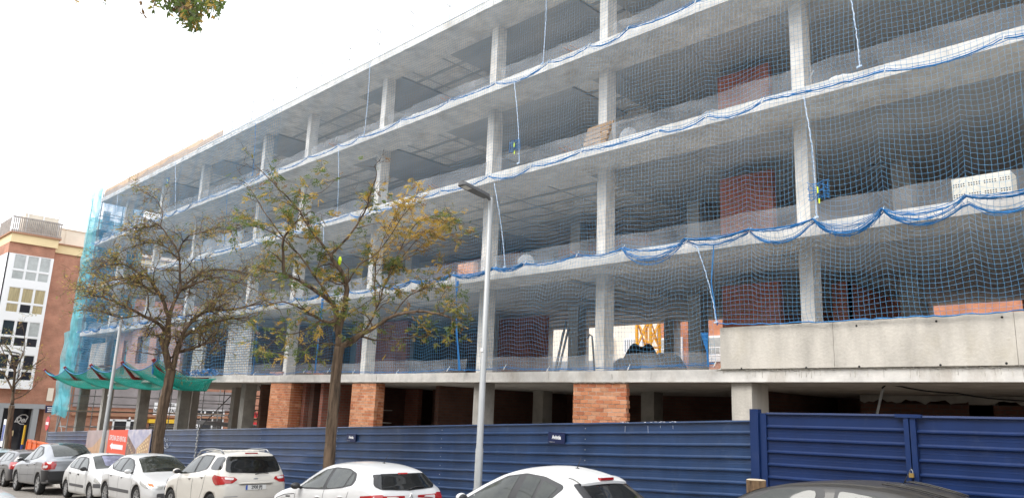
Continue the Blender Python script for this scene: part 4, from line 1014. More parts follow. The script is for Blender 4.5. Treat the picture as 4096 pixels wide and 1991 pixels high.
# ================================================================== buildings behind the site
cb = empty('cream_rear_building', (0, 0, 0), 'cream rendered building glimpsed through the open first floor behind the yellow crane', 'building')
YR = 46
box('wall', -48, -31.2, YR, YR+10, -5, 17, M['creamw'], cb); box('lower_wall', -48, -28.8, YR-3, YR-.01, -5, 3.9, M['greym'], cb)
for (x, w, z, h) in [(-33.0, 1.6, 4.6, 1.1), (-35.8, 1.4, 4.7, 1.2)]:
    ac = box('air_conditioner', x-w/2, x+w/2, YR-.5, YR-.01, z, z+h, M['white'], cb)
    g = MB()
    for q in range(7): g.box(x-w/2+.1+q*(w-.2)/7, x-w/2+.16+q*(w-.2)/7, YR-.53, YR-.505, z+.1, z+h-.1)
    g.obj('grille', M['greym'], ac)
b = MB(); b.box(-48, -31.2, YR-.06, YR-.01, 3.95, 4.1); b.obj('string_course', M['beige'], cb)
ob = empty('orange_rear_building', (0, 0, 0), 'orange brick building with white windows glimpsed right of the yellow crane', 'building')
box('wall', -31.1, 12, YR, YR+10, -5, 9.2, M['bfar2'], ob)
box('cornice', -31.3, 12.2, YR-.2, YR, 9.2, 9.5, M['white'], ob)
for x in (-30.0, -26.7, -22, -17, -12, -7, -2):
    for z in (3.9, .9):
        w = box('window', x-.95, x+.95, YR-.12, YR-.01, z, z+1.75, M['white'], ob); box('pane', x-.8, x+.8, YR-.14, YR-.122, z+.55, z+1.6, M['panegr'], w)
        g = MB(); g.tube([(x-1.1, YR-.45, z+.9), (x+1.1, YR-.45, z+.9)], .03, 4); g.tube([(x-1.1, YR-.45, z+.35), (x+1.1, YR-.45, z+.35)], .03, 4)
        for q in range(8): g.tube([(x-1.1+q*.31, YR-.45, z), (x-1.1+q*.31, YR-.45, z+.9)], .015, 4)
        g.obj('balcony_rail', M['white'], w)
# tower crane
cr = empty('tower_crane', (-29.9, 43, -4.5), 'yellow lattice mast of a tower crane seen through the open first floor', 'crane')
g = MB(); h = .55; H = 15.5
for x in (-h, h):
    for y in (-h, h): g.box(x-.08, x+.08, y-.08, y+.08, 0, H)
k = 0
z = .2
while z < H-1.9:
    for (a, b_) in (((-h, -h), (h, -h)), ((h, -h), (h, h)), ((h, h), (-h, h)), ((-h, h), (-h, -h))):
        s, t = (a, b_) if k % 2 else (b_, a)
        g.bar((s[0], s[1], z), (t[0], t[1], z+1.8), .09); g.bar((a[0], a[1], z), (b_[0], b_[1], z), .08)
        g.bar((t[0], t[1], z), (s[0], s[1], z+1.8), .07)
    z += 1.8; k += 1
g.obj('mast', M['crane'], cr)
# rubble heap inside the first floor
hp = MB(); rr = random.Random(3)
def heap(s, t):
    x = -17.3+3.6*s; y = 20.9+2.4*t; hh = (math.sin(math.pi*s)**.6)*(math.sin(math.pi*t)**.5)
    return (x, y, SB[0]+TH+1.25*hh*(1+.16*math.sin(s*17)+.1*math.sin(s*41+t*9)))
tag(hp.grid(heap, 60, 14).obj('rubble_heap', M['heap']), 'dark heap of rubble and sacks inside the first floor below the crane', 'rubble')
# leaning props and pole on the first floor
b = MB()
for (a, c) in (((2218, 1479), (2265, 1285)), ((2232, 1479), (2275, 1310)), ((2222, 1483), (2252, 1330))):
    p, q = atY(*a, 15.6), atY(*c, 16.6); b.bar((p.x, 15.6, SB[0]+TH+.01), q, .05)
tag(b.obj('leaning_props', M['steel']), 'three dark props leaning together at the slab edge of the first floor', 'props')
b = MB(); p = atY(2378, 1480, 15.5); b.tube([(p.x, 15.5, SB[0]+TH+.02), (p.x-.18, 15.6, SB[0]+TH+.95), (p.x-.26, 15.6, SB[0]+TH+1.0), (p.x-.34, 15.6, SB[0]+TH+.9)], .025, 6)
tag(b.obj('bent_bar', M['steel']), 'short dark bar with hooked top standing by the central front column on the first floor', 'bar')
# ================================================================== things lying on the slabs
def zs_(k): return SB[k]+TH+.003
pa = empty('timber_pallet', (-12.55, 15.42, zs_(2)), 'weathered timber pallet leaning against a column two floors below the top', 'pallet', rz=rad(-6))
for q in range(6): MB().bar((-.5, .02+.062*q*.8, .06+.155*q), (.42, .02+.062*q*.8, .06+.155*q), .022, .10).obj('board', M['wood'], pa)
for x in (-.42, -.04, .34): MB().bar((x, .06, .0), (x, .42, .95), .08, .03).obj('runner', M['wood'], pa)
ck = empty('perforated_block', (-3.35, 15.28, zs_(1)), 'large cream plastic block pierced by rows of small holes on the second slab edge', 'block')
MB().box(-.47, .47, 0, .45, 0, .5).obj('block_body', M['crate'], ck)
hb = MB()
for row in (.10, .14, .30, .34):
    for q in range(22):
        if q % 6 == 5: continue
        hb.lathe([(.014, -.003), (.014, -.001), (.001, -.001)], 6, 'Y', (-.44+q*.042, 0, row+.04))
hb.obj('hole', M['dark'], ck, kind='stuff')
ck2 = tag(MB().box(-2.55, -1.4, 15.3, 15.7, zs_(1), zs_(1)+.12).obj('cream_slab_block', M['crate']), 'low cream slab lying right of the perforated block at the right frame edge', 'block')
def bag(name, x, y, z, r, label, m='bag', cat='bag', seed=1):
    rr = random.Random(seed)
    def fn(s, t):
        a = s*2*math.pi; e = math.sin(math.pi*min(.98, t*.9+.04))**.6; w = 1+.12*math.sin(3*a+seed)+.08*math.sin(7*a+t*9)
        return (x+r[0]*e*w*math.cos(a), y+r[1]*e*w*math.sin(a), z+r[2]*2*t*(1+.06*math.sin(5*a)))
    return tag(MB().grid(fn, 20, 10).obj(name, M[m], smooth=True), label, cat)
bag('white_sack', -5.75, 15.32, zs_(2)-.01, (.27, .14, .09), 'crumpled white sack lying on the slab edge right of the big front column, upper right')
bag('white_sack', -20.7, 15.4, zs_(3)-.01, (.36, .16, .13), 'crumpled white sack on the slab edge of the top floor left of the middle column', seed=3)
bag('film_bundle', -15.0, 15.45, zs_(1)-.01, (.28, .2, .22), 'crumpled bundle of clear film on the slab right of the lamp head', 'filmw', 'film', 4)
bag('film_bundle', -11.35, 15.4, zs_(2)-.01, (.25, .15, .2), 'small blue and clear film bundle beside the pallet column', 'filmw', 'film', 5)
bag('film_bundle', -8.9, 15.4, zs_(2)-.01, (.3, .15, .12), 'flattened film bundle on the slab left of the big front column', 'filmw', 'film', 6)
bs = empty('brick_stack', (-17.55, 15.35, zs_(1)), 'short stack of pale bricks behind the film just left of the tall lamp post', 'brick stack')
for r in range(5):
    for q in range(3): link('brick', bm_[q % 4][1], bs, (-.25+q*.25, .1, .045+.09*r), (0, 0, 0), (.23, .2, .08))
def pile(x, n, label, k=0):
    e = empty('brick_pile', (x, 15.3, zs_(k)), label, 'brick pile', 'loose brick piles on the first floor'); rr = random.Random(n)
    for q in range(n): link('brick', bm_[q % 4][0], e, (rr.uniform(-.45, .45), rr.uniform(0, .3), .04+.08*(q % 2)), (0, 0, rr.uniform(-.6, .6)), (.24, .11, .075))
pile(-28.9, 12, 'few loose bricks on the first slab between the two left-centre columns'); pile(-26.0, 8, 'scatter of loose bricks behind the trunk of the right tree on the first slab')
bw = tag(MB().bar((-51.5, 14.9, zs_(0)+.55), (-47.4, 14.9, zs_(0)+.62), .3, .06).bar((-50.5, 14.95, zs_(0)+.68), (-48.2, 14.95, zs_(0)+.7), .3, .05).obj('red_planks', M['lb']), 'reddish planks stacked at the edge of the first slab above the green catch net', 'planks')
# step ladder
ld = empty('step_ladder', (-7.25, 16.0, zs_(2)), 'thin metal ladder leaning beside the big front column, upper right', 'ladder')
b = MB()
for d in (0, .28): b.bar((d-.1, 0, 0), (.25+d, .3, .95), .03)
b.obj('rail', M['galv'], ld); b = MB()
for q in range(1, 4): b.bar((-.1+.35*q/4, .3*q/4, .95*q/4), (.18+.35*q/4, .3*q/4, .95*q/4), .025)
b.obj('rung', M['galv'], ld)
# reinforcement hooks at the slab edges
for i, (x, k, lab) in enumerate([(-7.75, 1, 'just left of the right-hand front column on the second slab'), (-12.6, 1, 'left of the central front column on the second slab'), (-17.2, 1, 'by the pale brick stack'), (-18.9, 2, 'left of the column above the lamp head'), (-13.0, 3, 'high up left of the top central column'), (-18.5, 3, 'high up between two top floor columns'), (-25.5, 3, 'on the top floor above the right tree'), (-13.1, 2, 'in front of the pallet')]):
    z = zs_(k)
    b = MB(); b.tube([(x, YF+.02, z), (x-.28, YF-.10, z+.18), (x-.3, YF-.05, z+.2), (x-.1, YF+.1, z+.05)], .010, 5); b.tube([(x+.22, YF+.02, z), (x-.06, YF-.10, z+.17)], .009, 5)
    tag(b.obj('rebar_hook', M['cornice']), 'rusty bent bar '+lab, 'rebar', 'rusty bars at the slab edges')
# net bundles
for (x, y, z, lab) in ((-14.95, YN-.1, 7.65, 'blue knotted net patch hanging in front of the middle floor left of centre'), (-6.1, YN-.1, 4.65, 'blue knotted net patch right of the big column near the perforated block'), (-42.4, YN-.1, 11.9, 'small blue net knot on the top floor near the left')):
    b = MB(); rr = random.Random(int(-x))
    for q in range(6):
        z0 = z-.17+.34*q/5
        b.tube([(x-.22+.44*t/6, y+rr.uniform(-.02, .02), z0+rr.uniform(-.04, .04)) for t in range(7)], .007, 4)
    for q in range(5): b.tube([(x-.2+.1*q, y, z+.17), (x-.2+.1*q+rr.uniform(-.04, .04), y, z-.18)], .007, 4)
    e = tag(b.obj('net_patch', M['ropeb']), lab, 'net patch', 'blue net patches')
    t_ = MB(); t_.box(-.012+x, .012+x, y-.03, y-.02, z-.05, z+.08); t_.box(x+.01, x+.035, y-.03, y-.02, z-.27, z-.17); t_.obj('label_tag', M['hiviz'], e)
# ceiling lights / ducts on the underside
for (x, y, k) in ((-7.2, 20.2, 2), (-7.2, 20.2, 1)):
    b = MB(); b.lathe([(.10, 0), (.10, -.22)], 12, 'Z', (x-.1, y, SB[k]+.02)); b.box(x+.1, x+.7, y-.06, y+.06, SB[k]-.16, SB[k]-.06)
    tag(b.obj('duct_collar', M['greym']), 'dark round duct collar with a pale board under the '+('third' if k == 2 else 'second')+' slab on the right', 'duct')
# bystanding apartment blocks across the street, seen in the car windows
ab = empty('beige_apartment_building', (0, 0, 0), 'beige apartment block across the street mirrored in the car windows', 'building')
box('wall', -52, 14, -22, -7.2, -5, 12.4, M['creamw'], ab)
for i in range(16):
    for k in range(5):
        x = -50+i*4; w = box('window', x, x+2.5, -7.25, -7.14, -3.2+3.1*k, -1.0+3.1*k, M['white'], ab); box('pane', x+.1, x+2.4, -7.14, -7.12, -3.1+3.1*k, -1.1+3.1*k, M['paned'], w)
# ================================================================== trees
def view_frame(x, y):
    d = Vector((x, y, 0)).normalized(); return d, Vector((d.y, -d.x, 0))
def bark_tube(mb, P, r, n=8): mb.tube(P, r, n, cap=True)
def leaflet_quad(b, p, d, w, l, mi, up):
    s = d.cross(up); s = s.normalized() if s.length > 1e-4 else Vector((1, 0, 0))
    m_ = p+d*l*.5
    b.add([p, m_+s*w*.5, p+d*l, m_-s*w*.5], [(0, 1, 2, 3)], mi)
def compound(b, p, d, L, rr, mi, pairs=5, lw=.02, ll=.042):
    d = d.normalized(); up = Vector((rr.gauss(0, .5), rr.gauss(0, .5), 1)).normalized(); s = d.cross(up).normalized()
    for i in range(pairs):
        t = .2+.8*(i+.5)/pairs; q = p+d*L*t+Vector((0, 0, -.10*L*t*t))
        for sg in (-1, 1):
            if rr.random() < .12: continue
            dd = (s*sg+d*.45+Vector((0, 0, rr.uniform(-.55, .05)))).normalized(); leaflet_quad(b, q, dd, lw*rr.uniform(.7, 1.2), ll*rr.uniform(.7, 1.2), mi, up+Vector((rr.uniform(-.4, .4),)*3))
    leaflet_quad(b, p+d*L, d, lw, ll, mi, up)
def tree(name, label, x, y, limbs, seed, twig_n, leaf_fn, mats, leafL, trunk_r, group='street trees in front of the site', sub=1., pairs=5, lw=.02, ll=.042, twl=1., base=None):
    rr = random.Random(seed); zb = zr(x)+.13
    e = empty(name, (0, 0, 0), label, 'tree', group)
    d, s = view_frame(x, y); Xd = Vector((x, y, 0)).length
    def P(u, v, dep):                        # point on the upright plane through the trunk, pushed by dep along the view
        r = Vector(ray(u, v)); t = (Xd+dep)/(r.x*d.x+r.y*d.y); return r*t
    tk = MB(); br = MB(); tw = MB(); lf = MB(); C = Vector((x, y, 0))
    ends = []
    for li, (pts, r0, r1, dep) in enumerate(limbs):
        n = len(pts); Q = [P(u, v, dep*(i/(n-1))**1.2) for i, (u, v) in enumerate(pts)]
        if li == 0: Q = [Vector((Q[0].x-(Q[1].x-Q[0].x)*.2, Q[0].y, zb-.05))]+Q
        # smooth
        S = []
        for i in range(len(Q)-1):
            a = Q[max(i-1, 0)]; b = Q[i]; c = Q[i+1]; dd = Q[min(i+2, len(Q)-1)]
            for q in range(4):
                t = q/4; S.append(.5*((2*b)+(c-a)*t+(2*a-5*b+4*c-dd)*t*t+(3*b-a-3*c+dd)*t**3)+Vector((rr.uniform(-1, 1), rr.uniform(-1, 1), rr.uniform(-1, 1)))*.015*(1 if li else .3))
        S.append(Q[-1]); m = len(S); R = [r0+(r1-r0)*(i/(m-1))**.8 for i in range(m)]
        if li == 0: R[0] = r0*1.35; R[1] = r0*1.12
        R = [a*rr.uniform(.94, 1.06) for a in R]
        bark_tube(tk if li < 1 else br, S, R, 12 if li == 0 else 8)
        if li == 0: continue
        L = sum((S[i+1]-S[i]).length for i in range(m-1)); cnt = max(3, int(L*sub*2.6))
        for q in range(cnt):
            t = rr.uniform(.12, 1) if q else 1.; i = min(m-2, int(t*(m-1))); p = S[i].lerp(S[i+1], t*(m-1)-i if t < 1 else 1)
            ax = (S[i+1]-S[i]).normalized(); rad_ = R[i]
            out = (p-C); out.z = 0; out = out.normalized() if out.length > .1 else Vector((1, 0, 0))
            dv = (ax*rr.uniform(.2, 1.)+out*rr.uniform(0, .6)+Vector((rr.gauss(0, .7), rr.gauss(0, .7), rr.gauss(.25, .5)))).normalized()
            ln = rr.uniform(.45, 1.25)*twl*(1.1-.3*t); k = 6; B = [p]
            for w in range(k):
                dv = (dv+Vector((rr.gauss(0, .22), rr.gauss(0, .22), rr.gauss(.03, .2)))).normalized(); B.append(B[-1]+dv*ln/k)
            rb = min(rad_*.55, .024)
            br.tube(B, [rb*(1-.75*j/k) for j in range(k+1)], 5)
            for w in range(twig_n):
                j = rr.randrange(1, k+1); p2 = B[j]; dt = ((B[j]-B[j-1]).normalized()*.5+Vector((rr.gauss(0, .8), rr.gauss(0, .8), rr.gauss(.1, .6)))).normalized()
                l2 = rr.uniform(.18, .5)*twl; T = [p2]
                for z in range(3):
                    dt = (dt+Vector((rr.gauss(0, .25), rr.gauss(0, .25), rr.gauss(0, .2)))).normalized(); T.append(T[-1]+dt*l2/3)
                tw.tube(T, [.006, .005, .004, .003], 3, cap=False)
                for z in (1, 2, 3):
                    dn, mi = leaf_fn(T[z], C, rr)
                    for _ in range(int(dn+rr.random())):
                        ld_ = (dt*.6+Vector((rr.gauss(0, .6), rr.gauss(0, .6), rr.gauss(-.25, .4)))).normalized()
                        compound(lf, T[z], ld_, leafL*rr.uniform(.7, 1.2), rr, mi, pairs, lw, ll)
    tk.obj('trunk', M['bark'], e, smooth=True); br.obj('limb', M['bark'], e, smooth=True, kind='stuff'); tw.obj('twig', M['twig'], e, kind='stuff')
    lf.obj('foliage', [M[q] for q in mats], e, kind='stuff')
    return e
# forked tree on the left: flat dense crown of tiny olive and brown leaves
L1 = [
 ([(628, 1850), (632, 1760), (650, 1640), (668, 1560), (684, 1480)], .215, .16, 0),
 ([(680, 1490), (668, 1430), (655, 1380), (645, 1352)], .12, .10, -.1),
 ([(655, 1400), (672, 1350), (672, 1305), (676, 1270)], .115, .085, -.2),
 ([(690, 1470), (705, 1410), (722, 1360), (765, 1325), (825, 1300), (900, 1278), (985, 1270)], .115, .03, 1.6),
 ([(690, 1480), (712, 1400), (735, 1330), (790, 1262), (850, 1240), (940, 1235), (1040, 1215)], .09, .02, -1.6),
 ([(722, 1405), (770, 1393), (820, 1375), (872, 1362), (840, 1410)], .06, .02, -1.2),
 ([(668, 1330), (630, 1290), (575, 1262), (500, 1225), (430, 1195), (360, 1175)], .08, .02, -1.5),
 ([(676, 1275), (650, 1200), (620, 1145), (580, 1103), (525, 1108), (450, 1120), (365, 1150)], .075, .02, 1.8),
 ([(665, 1190), (610, 1165), (560, 1135), (500, 1130), (420, 1150), (350, 1190)], .045, .015, .4),
 ([(676, 1270), (698, 1205), (725, 1160), (765, 1120), (830, 1085), (920, 1080), (1010, 1100)], .07, .02, 1.4),
 ([(725, 1160), (790, 1130), (860, 1110), (930, 1120), (1030, 1165)], .04, .015, -1.8),
 ([(722, 1160), (720, 1080), (713, 1010), (680, 955), (640, 905), (600, 905), (540, 915)], .05, .012, .8),
 ([(715, 1010), (745, 950), (820, 925), (900, 905), (960, 915)], .03, .012, -.8),
 ([(715, 1040), (660, 985), (590, 970), (500, 1000), (420, 1050)], .03, .012, 2.0),
 ([(800, 1262), (870, 1190), (950, 1130), (1040, 1060)], .03, .012, 2.4),
 ([(640, 905), (650, 860), (630, 800), (590, 780)], .018, .008, .5),
 ([(560, 1260), (490, 1270), (420, 1250), (360, 1230)], .03, .012, .8),
 ([(575, 1103), (500, 1060), (430, 1060), (370, 1090)], .03, .012, -.6),
]
def lf1(p, C, rr):
    q = noise.noise(p*.55); d = 1.05 if q > -.15 else .5
    return d, rr.choices((0, 1, 2, 3), (.16, .18, .27, .39))[0]
tree('honey_locust_tree', 'forked street tree with a flat crown of tiny olive brown leaves beside the red banner', -27.3, 10.4, L1, 3, 9, lf1, ('lg', 'ly', 'lb', 'lo'), .10, .2, sub=3.0, pairs=5, lw=.022, ll=.036, twl=1.05)
L2 = [
 ([(1316, 1850), (1325, 1720), (1336, 1600), (1346, 1480), (1358, 1385)], .15, .125, 0),
 ([(1360, 1392), (1400, 1366), (1455, 1330), (1505, 1303), (1572, 1263), (1664, 1246), (1748, 1254), (1800, 1270)], .085, .018, -1.0),
 ([(1440, 1345), (1500, 1358), (1560, 1355), (1660, 1347), (1740, 1330)], .03, .01, .8),
 ([(1356, 1385), (1350, 1290), (1337, 1221), (1287, 1179), (1220, 1137), (1136, 1095), (1069, 1087)], .095, .02, .5),
 ([(1352, 1340), (1378, 1230), (1385, 1140), (1371, 1095), (1337, 1050), (1321, 1020)], .08, .045, -.4),
 ([(1321, 1020), (1285, 970), (1237, 911), (1186, 827), (1119, 760), (1069, 709), (1019, 659)], .04, .008, .4),
 ([(1321, 1020), (1396, 944), (1455, 852), (1480, 776), (1505, 701), (1500, 660)], .035, .008, -.8),
 ([(1136, 1095), (1132, 1011), (1136, 953), (1186, 885), (1245, 845)], .05, .012, -.3),
 ([(1136, 953), (1080, 880), (1030, 800), (1000, 750)], .02, .007, .6),
 ([(1345, 1290), (1287, 1280), (1220, 1240), (1150, 1210), (1080, 1215)], .04, .012, -1.2),
 ([(1455, 1330), (1505, 1238), (1539, 1137), (1589, 1053), (1673, 953), (1740, 919)], .03, .008, .7),
 ([(1539, 1137), (1600, 1000), (1660, 900), (1720, 870), (1790, 900)], .02, .006, -.5),
 ([(1505, 1238), (1500, 1130), (1510, 1020), (1560, 900), (1600, 830), (1650, 790)], .02, .006, 1.0),
 ([(1385, 1140), (1440, 1060), (1520, 1000), (1600, 880), (1660, 800)], .025, .006, -1.0),
 ([(1337, 1221), (1250, 1090), (1180, 1000), (1090, 930), (990, 900), (940, 920)], .03, .008, .9),
 ([(1287, 1280), (1200, 1330), (1120, 1340), (1060, 1400)], .022, .008, .4),
 ([(1356, 1385), (1290, 1370), (1230, 1385), (1180, 1420)], .02, .007, -.6),
 ([(1572, 1263), (1640, 1180), (1720, 1150), (1790, 1170)], .02, .007, .4),
 ([(1589, 1053), (1700, 1000), (1830, 975)], .014, .005, .3), ([(1600, 1000), (1660, 960), (1740, 1010)], .012, .005, -.2), ([(1660, 900), (1740, 860), (1800, 880)], .012, .005, .4),
 ([(1186, 885), (1230, 800), (1300, 760), (1340, 720)], .014, .006, .3),
]
yc = [atY(u, v, 10.4) for u, v in ((1690, 960), (1600, 860), (1660, 760), (1540, 940), (1740, 980), (1640, 930))]
gc = [atY(u, v, 10.4) for u, v in ((990, 960), (1100, 870), (1050, 1390), (1700, 1100), (1760, 1180), (1130, 1180), (1280, 1330), (1200, 760), (1400, 1130), (1500, 960), (1280, 1020))]
def scr(p):                                   # bearing and height angle seen from the pavement
    return Vector((p.x/p.y, p.z/p.y))
ycs = [scr(p) for p in yc]; gcs = [scr(p) for p in gc]
def lf2(p, C, rr):
    s = scr(p); dy = min((s-q).length for q in ycs); dg = min((s-q).length for q in gcs)
    if dy < .062: return 1.35, rr.choices((0, 1, 2, 3), (.05, .68, .12, .15))[0]
    if dg < .14: return 1.7, rr.choices((0, 1, 2, 3), (.48, .22, .05, .25))[0]
    return (.50 if s.y < .42 else .18), rr.choices((0, 1, 2, 3), (.40, .20, .15, .25))[0]
tree('false_acacia_tree', 'slender street tree with sparse green and golden pinnate leaves, left of the tall lamp post', -16.6, 10.4, L2, 5, 4, lf2, ('lg', 'ly', 'lb', 'lo'), .18, .14, sub=1.5, pairs=6, lw=.032, ll=.064, twl=.85)
L3 = [
 ([(28, 1800), (38, 1700), (48, 1620)], .16, .13, 0),
 ([(48, 1620), (55, 1540), (60, 1470), (40, 1400), (10, 1370)], .09, .02, .5),
 ([(55, 1540), (100, 1490), (150, 1450), (180, 1430)], .05, .012, -.5),
 ([(50, 1600), (110, 1570), (150, 1530)], .04, .012, .8),
 ([(50, 1560), (20, 1500), (-40, 1450)], .06, .015, 0),
 ([(60, 1470), (90, 1420), (100, 1370), (90, 1300)], .04, .01, -.6),
 ([(58, 1480), (20, 1420), (-20, 1330)], .04, .01, .3),
]
def lf3(p, C, rr): return .9, rr.choices((0, 1, 2, 3), (.15, .2, .25, .4))[0]
tree('young_street_tree', 'thin sparse street tree in front of the bay windows at the left frame edge', -46.5, 10.4, L3, 8, 4, lf3, ('lg', 'ly', 'lb', 'lo'), .13, .12, sub=1.3, pairs=4, lw=.03, ll=.05)
# overhanging branch of a tree whose trunk stands out of view beside the camera
e = empty('overhanging_branch', (0, 0, 0), 'leafy green branch hanging into the top left of the view from a nearby tree', 'branch')
rr = random.Random(21); Yb = 1.9; lf = MB(); br = MB()
def Q(u, v, y=Yb): return atY(u, v, y)
tips = [((700, -60), (770, 120)), ((740, -70), (805, 75)), ((690, -50), (740, 60)), ((780, -60), (848, 60)), ((650, -70), (610, 40)), ((820, -90), (882, 25)), ((560, -80), (572, 60)), ((430, -60), (412, 25)), ((310, -40), (306, 12)), ((720, -60), (790, 100)), ((700, -60), (720, 85)), ((760, -60), (800, 110)), ((800, -60), (830, 40)), ((610, -70), (640, 20)), ((680, -60), (700, 45)), ((690, -50), (760, 90))]
tips += [((a[0]+rr.uniform(-40, 40), a[1]), (b_[0]+rr.uniform(-32, 26), b_[1]+rr.uniform(-45, 18))) for _ in range(2) for a, b_ in tips if b_[0] > 660]
for i, (a, b_) in enumerate(tips):
    A, B = Q(*a, Yb+rr.uniform(-.15, .15)), Q(*b_, Yb+rr.uniform(-.15, .15)); br.tube([A, A.lerp(B, .5), B], [.004, .003, .0015], 4)
    n = 13 if i not in (6, 7, 8) else 6
    for q in range(n):
        t = (q+1)/n
        if i in (6, 7, 8) and t < .5: continue
        p = A.lerp(B, t); mi = rr.choices((0, 1, 2, 3), (.72, .12, .06, .10))[0] if i not in (4, 6, 7) else rr.choices((0, 2, 3), (.3, .5, .2))[0]
        for sg in (-1, 1, 0):
            dd = Vector((.25*sg+rr.gauss(.05, .25), rr.gauss(0, .35), -1*abs(rr.gauss(.6, .3))+.2)).normalized()
            leaflet_quad(lf, p, dd, .028*rr.uniform(.7, 1.1), .058*rr.uniform(.7, 1.15), mi, Vector((rr.gauss(0, .6), 1, rr.gauss(0, .6))))
br.tube([Q(-300, -60), Q(200, -130), Q(560, -110), Q(700, -70), Q(850, -95)], [.03, .02, .014, .008, .003], 6)
br.tube([Vector((-9.6, 1.0, zr(-9.6))), Vector((-9.7, .9, 1.8)), Q(-300, -60)], [.14, .11, .03], 8)
br.obj('limb', M['bark'], e, smooth=True); lf.obj('foliage', [M[q] for q in ('lg', 'ly', 'lb', 'lo')], e, kind='stuff')
bag('yellow_scrap', *(lambda p: (p.x, p.y, p.z))(atY(1358, 1060, 10.2)), (.05, .04, .11), 'bright yellow plastic scrap caught high in the fork of the right tree', 'hiviz', 'plastic scrap', 7)
bag('pale_scrap', *(lambda p: (p.x, p.y, p.z))(atY(774, 1320, 9.0)), (.035, .03, .035), 'tiny pale scrap caught on a branch of the forked left tree', 'bag', 'plastic scrap', 8)
# ================================================================== cars
def interp(keys, x):
    ks = keys; n = len(ks)
    if x <= ks[0][0]: return ks[0][1]
    if x >= ks[-1][0]: return ks[-1][1]
    for i in range(n-1):
        if ks[i][0] <= x <= ks[i+1][0]: break
    def sl(j):
        if j <= 0: return (ks[1][1]-ks[0][1])/(ks[1][0]-ks[0][0])
        if j >= n-1: return (ks[-1][1]-ks[-2][1])/(ks[-1][0]-ks[-2][0])
        a = (ks[j][1]-ks[j-1][1])/(ks[j][0]-ks[j-1][0]); b = (ks[j+1][1]-ks[j][1])/(ks[j+1][0]-ks[j][0])
        return 0 if a*b <= 0 else 2*a*b/(a+b)
    h = ks[i+1][0]-ks[i][0]; t = (x-ks[i][0])/h; a, b = ks[i][1], ks[i+1][1]; m0, m1 = sl(i)*h, sl(i+1)*h
    return a*(2*t**3-3*t*t+1)+m0*(t**3-2*t*t+t)+b*(-2*t**3+3*t*t)+m1*(t**3-t*t)
def clip_cell(poly, x0, x1, z0, z1):
    def cut(P, inside, inter):
        out = []
        for i in range(len(P)):
            a, b = P[i-1], P[i]
            if inside(b):
                if not inside(a): out.append(inter(a, b))
                out.append(b)
            elif inside(a): out.append(inter(a, b))
        return out
    def ix(c): return lambda a, b: (c, a[1]+(b[1]-a[1])*(c-a[0])/(b[0]-a[0]))
    def iz(c): return lambda a, b: (a[0]+(b[0]-a[0])*(c-a[1])/(b[1]-a[1]), c)
    for ins, it in ((lambda p: p[0] >= x0, ix(x0)), (lambda p: p[0] <= x1, ix(x1)), (lambda p: p[1] >= z0, iz(z0)), (lambda p: p[1] <= z1, iz(z1))):
        poly = cut(poly, ins, it)
        if len(poly) < 3: return []
    return poly
def rounded(poly, r=.04, n=3):
    out = []; m = len(poly)
    for i in range(m):
        p0, p, p1 = Vector(poly[i-1]), Vector(poly[i]), Vector(poly[(i+1) % m])
        a = (p0-p); b = (p1-p); ra = min(r, a.length*.4); rb_ = min(r, b.length*.4); A = p+a.normalized()*ra; B = p+b.normalized()*rb_
        for k in range(n+1):
            t = k/n; q = A*(1-t)**2+p*2*t*(1-t)+B*t*t; out.append((q.x, q.y))
    return out
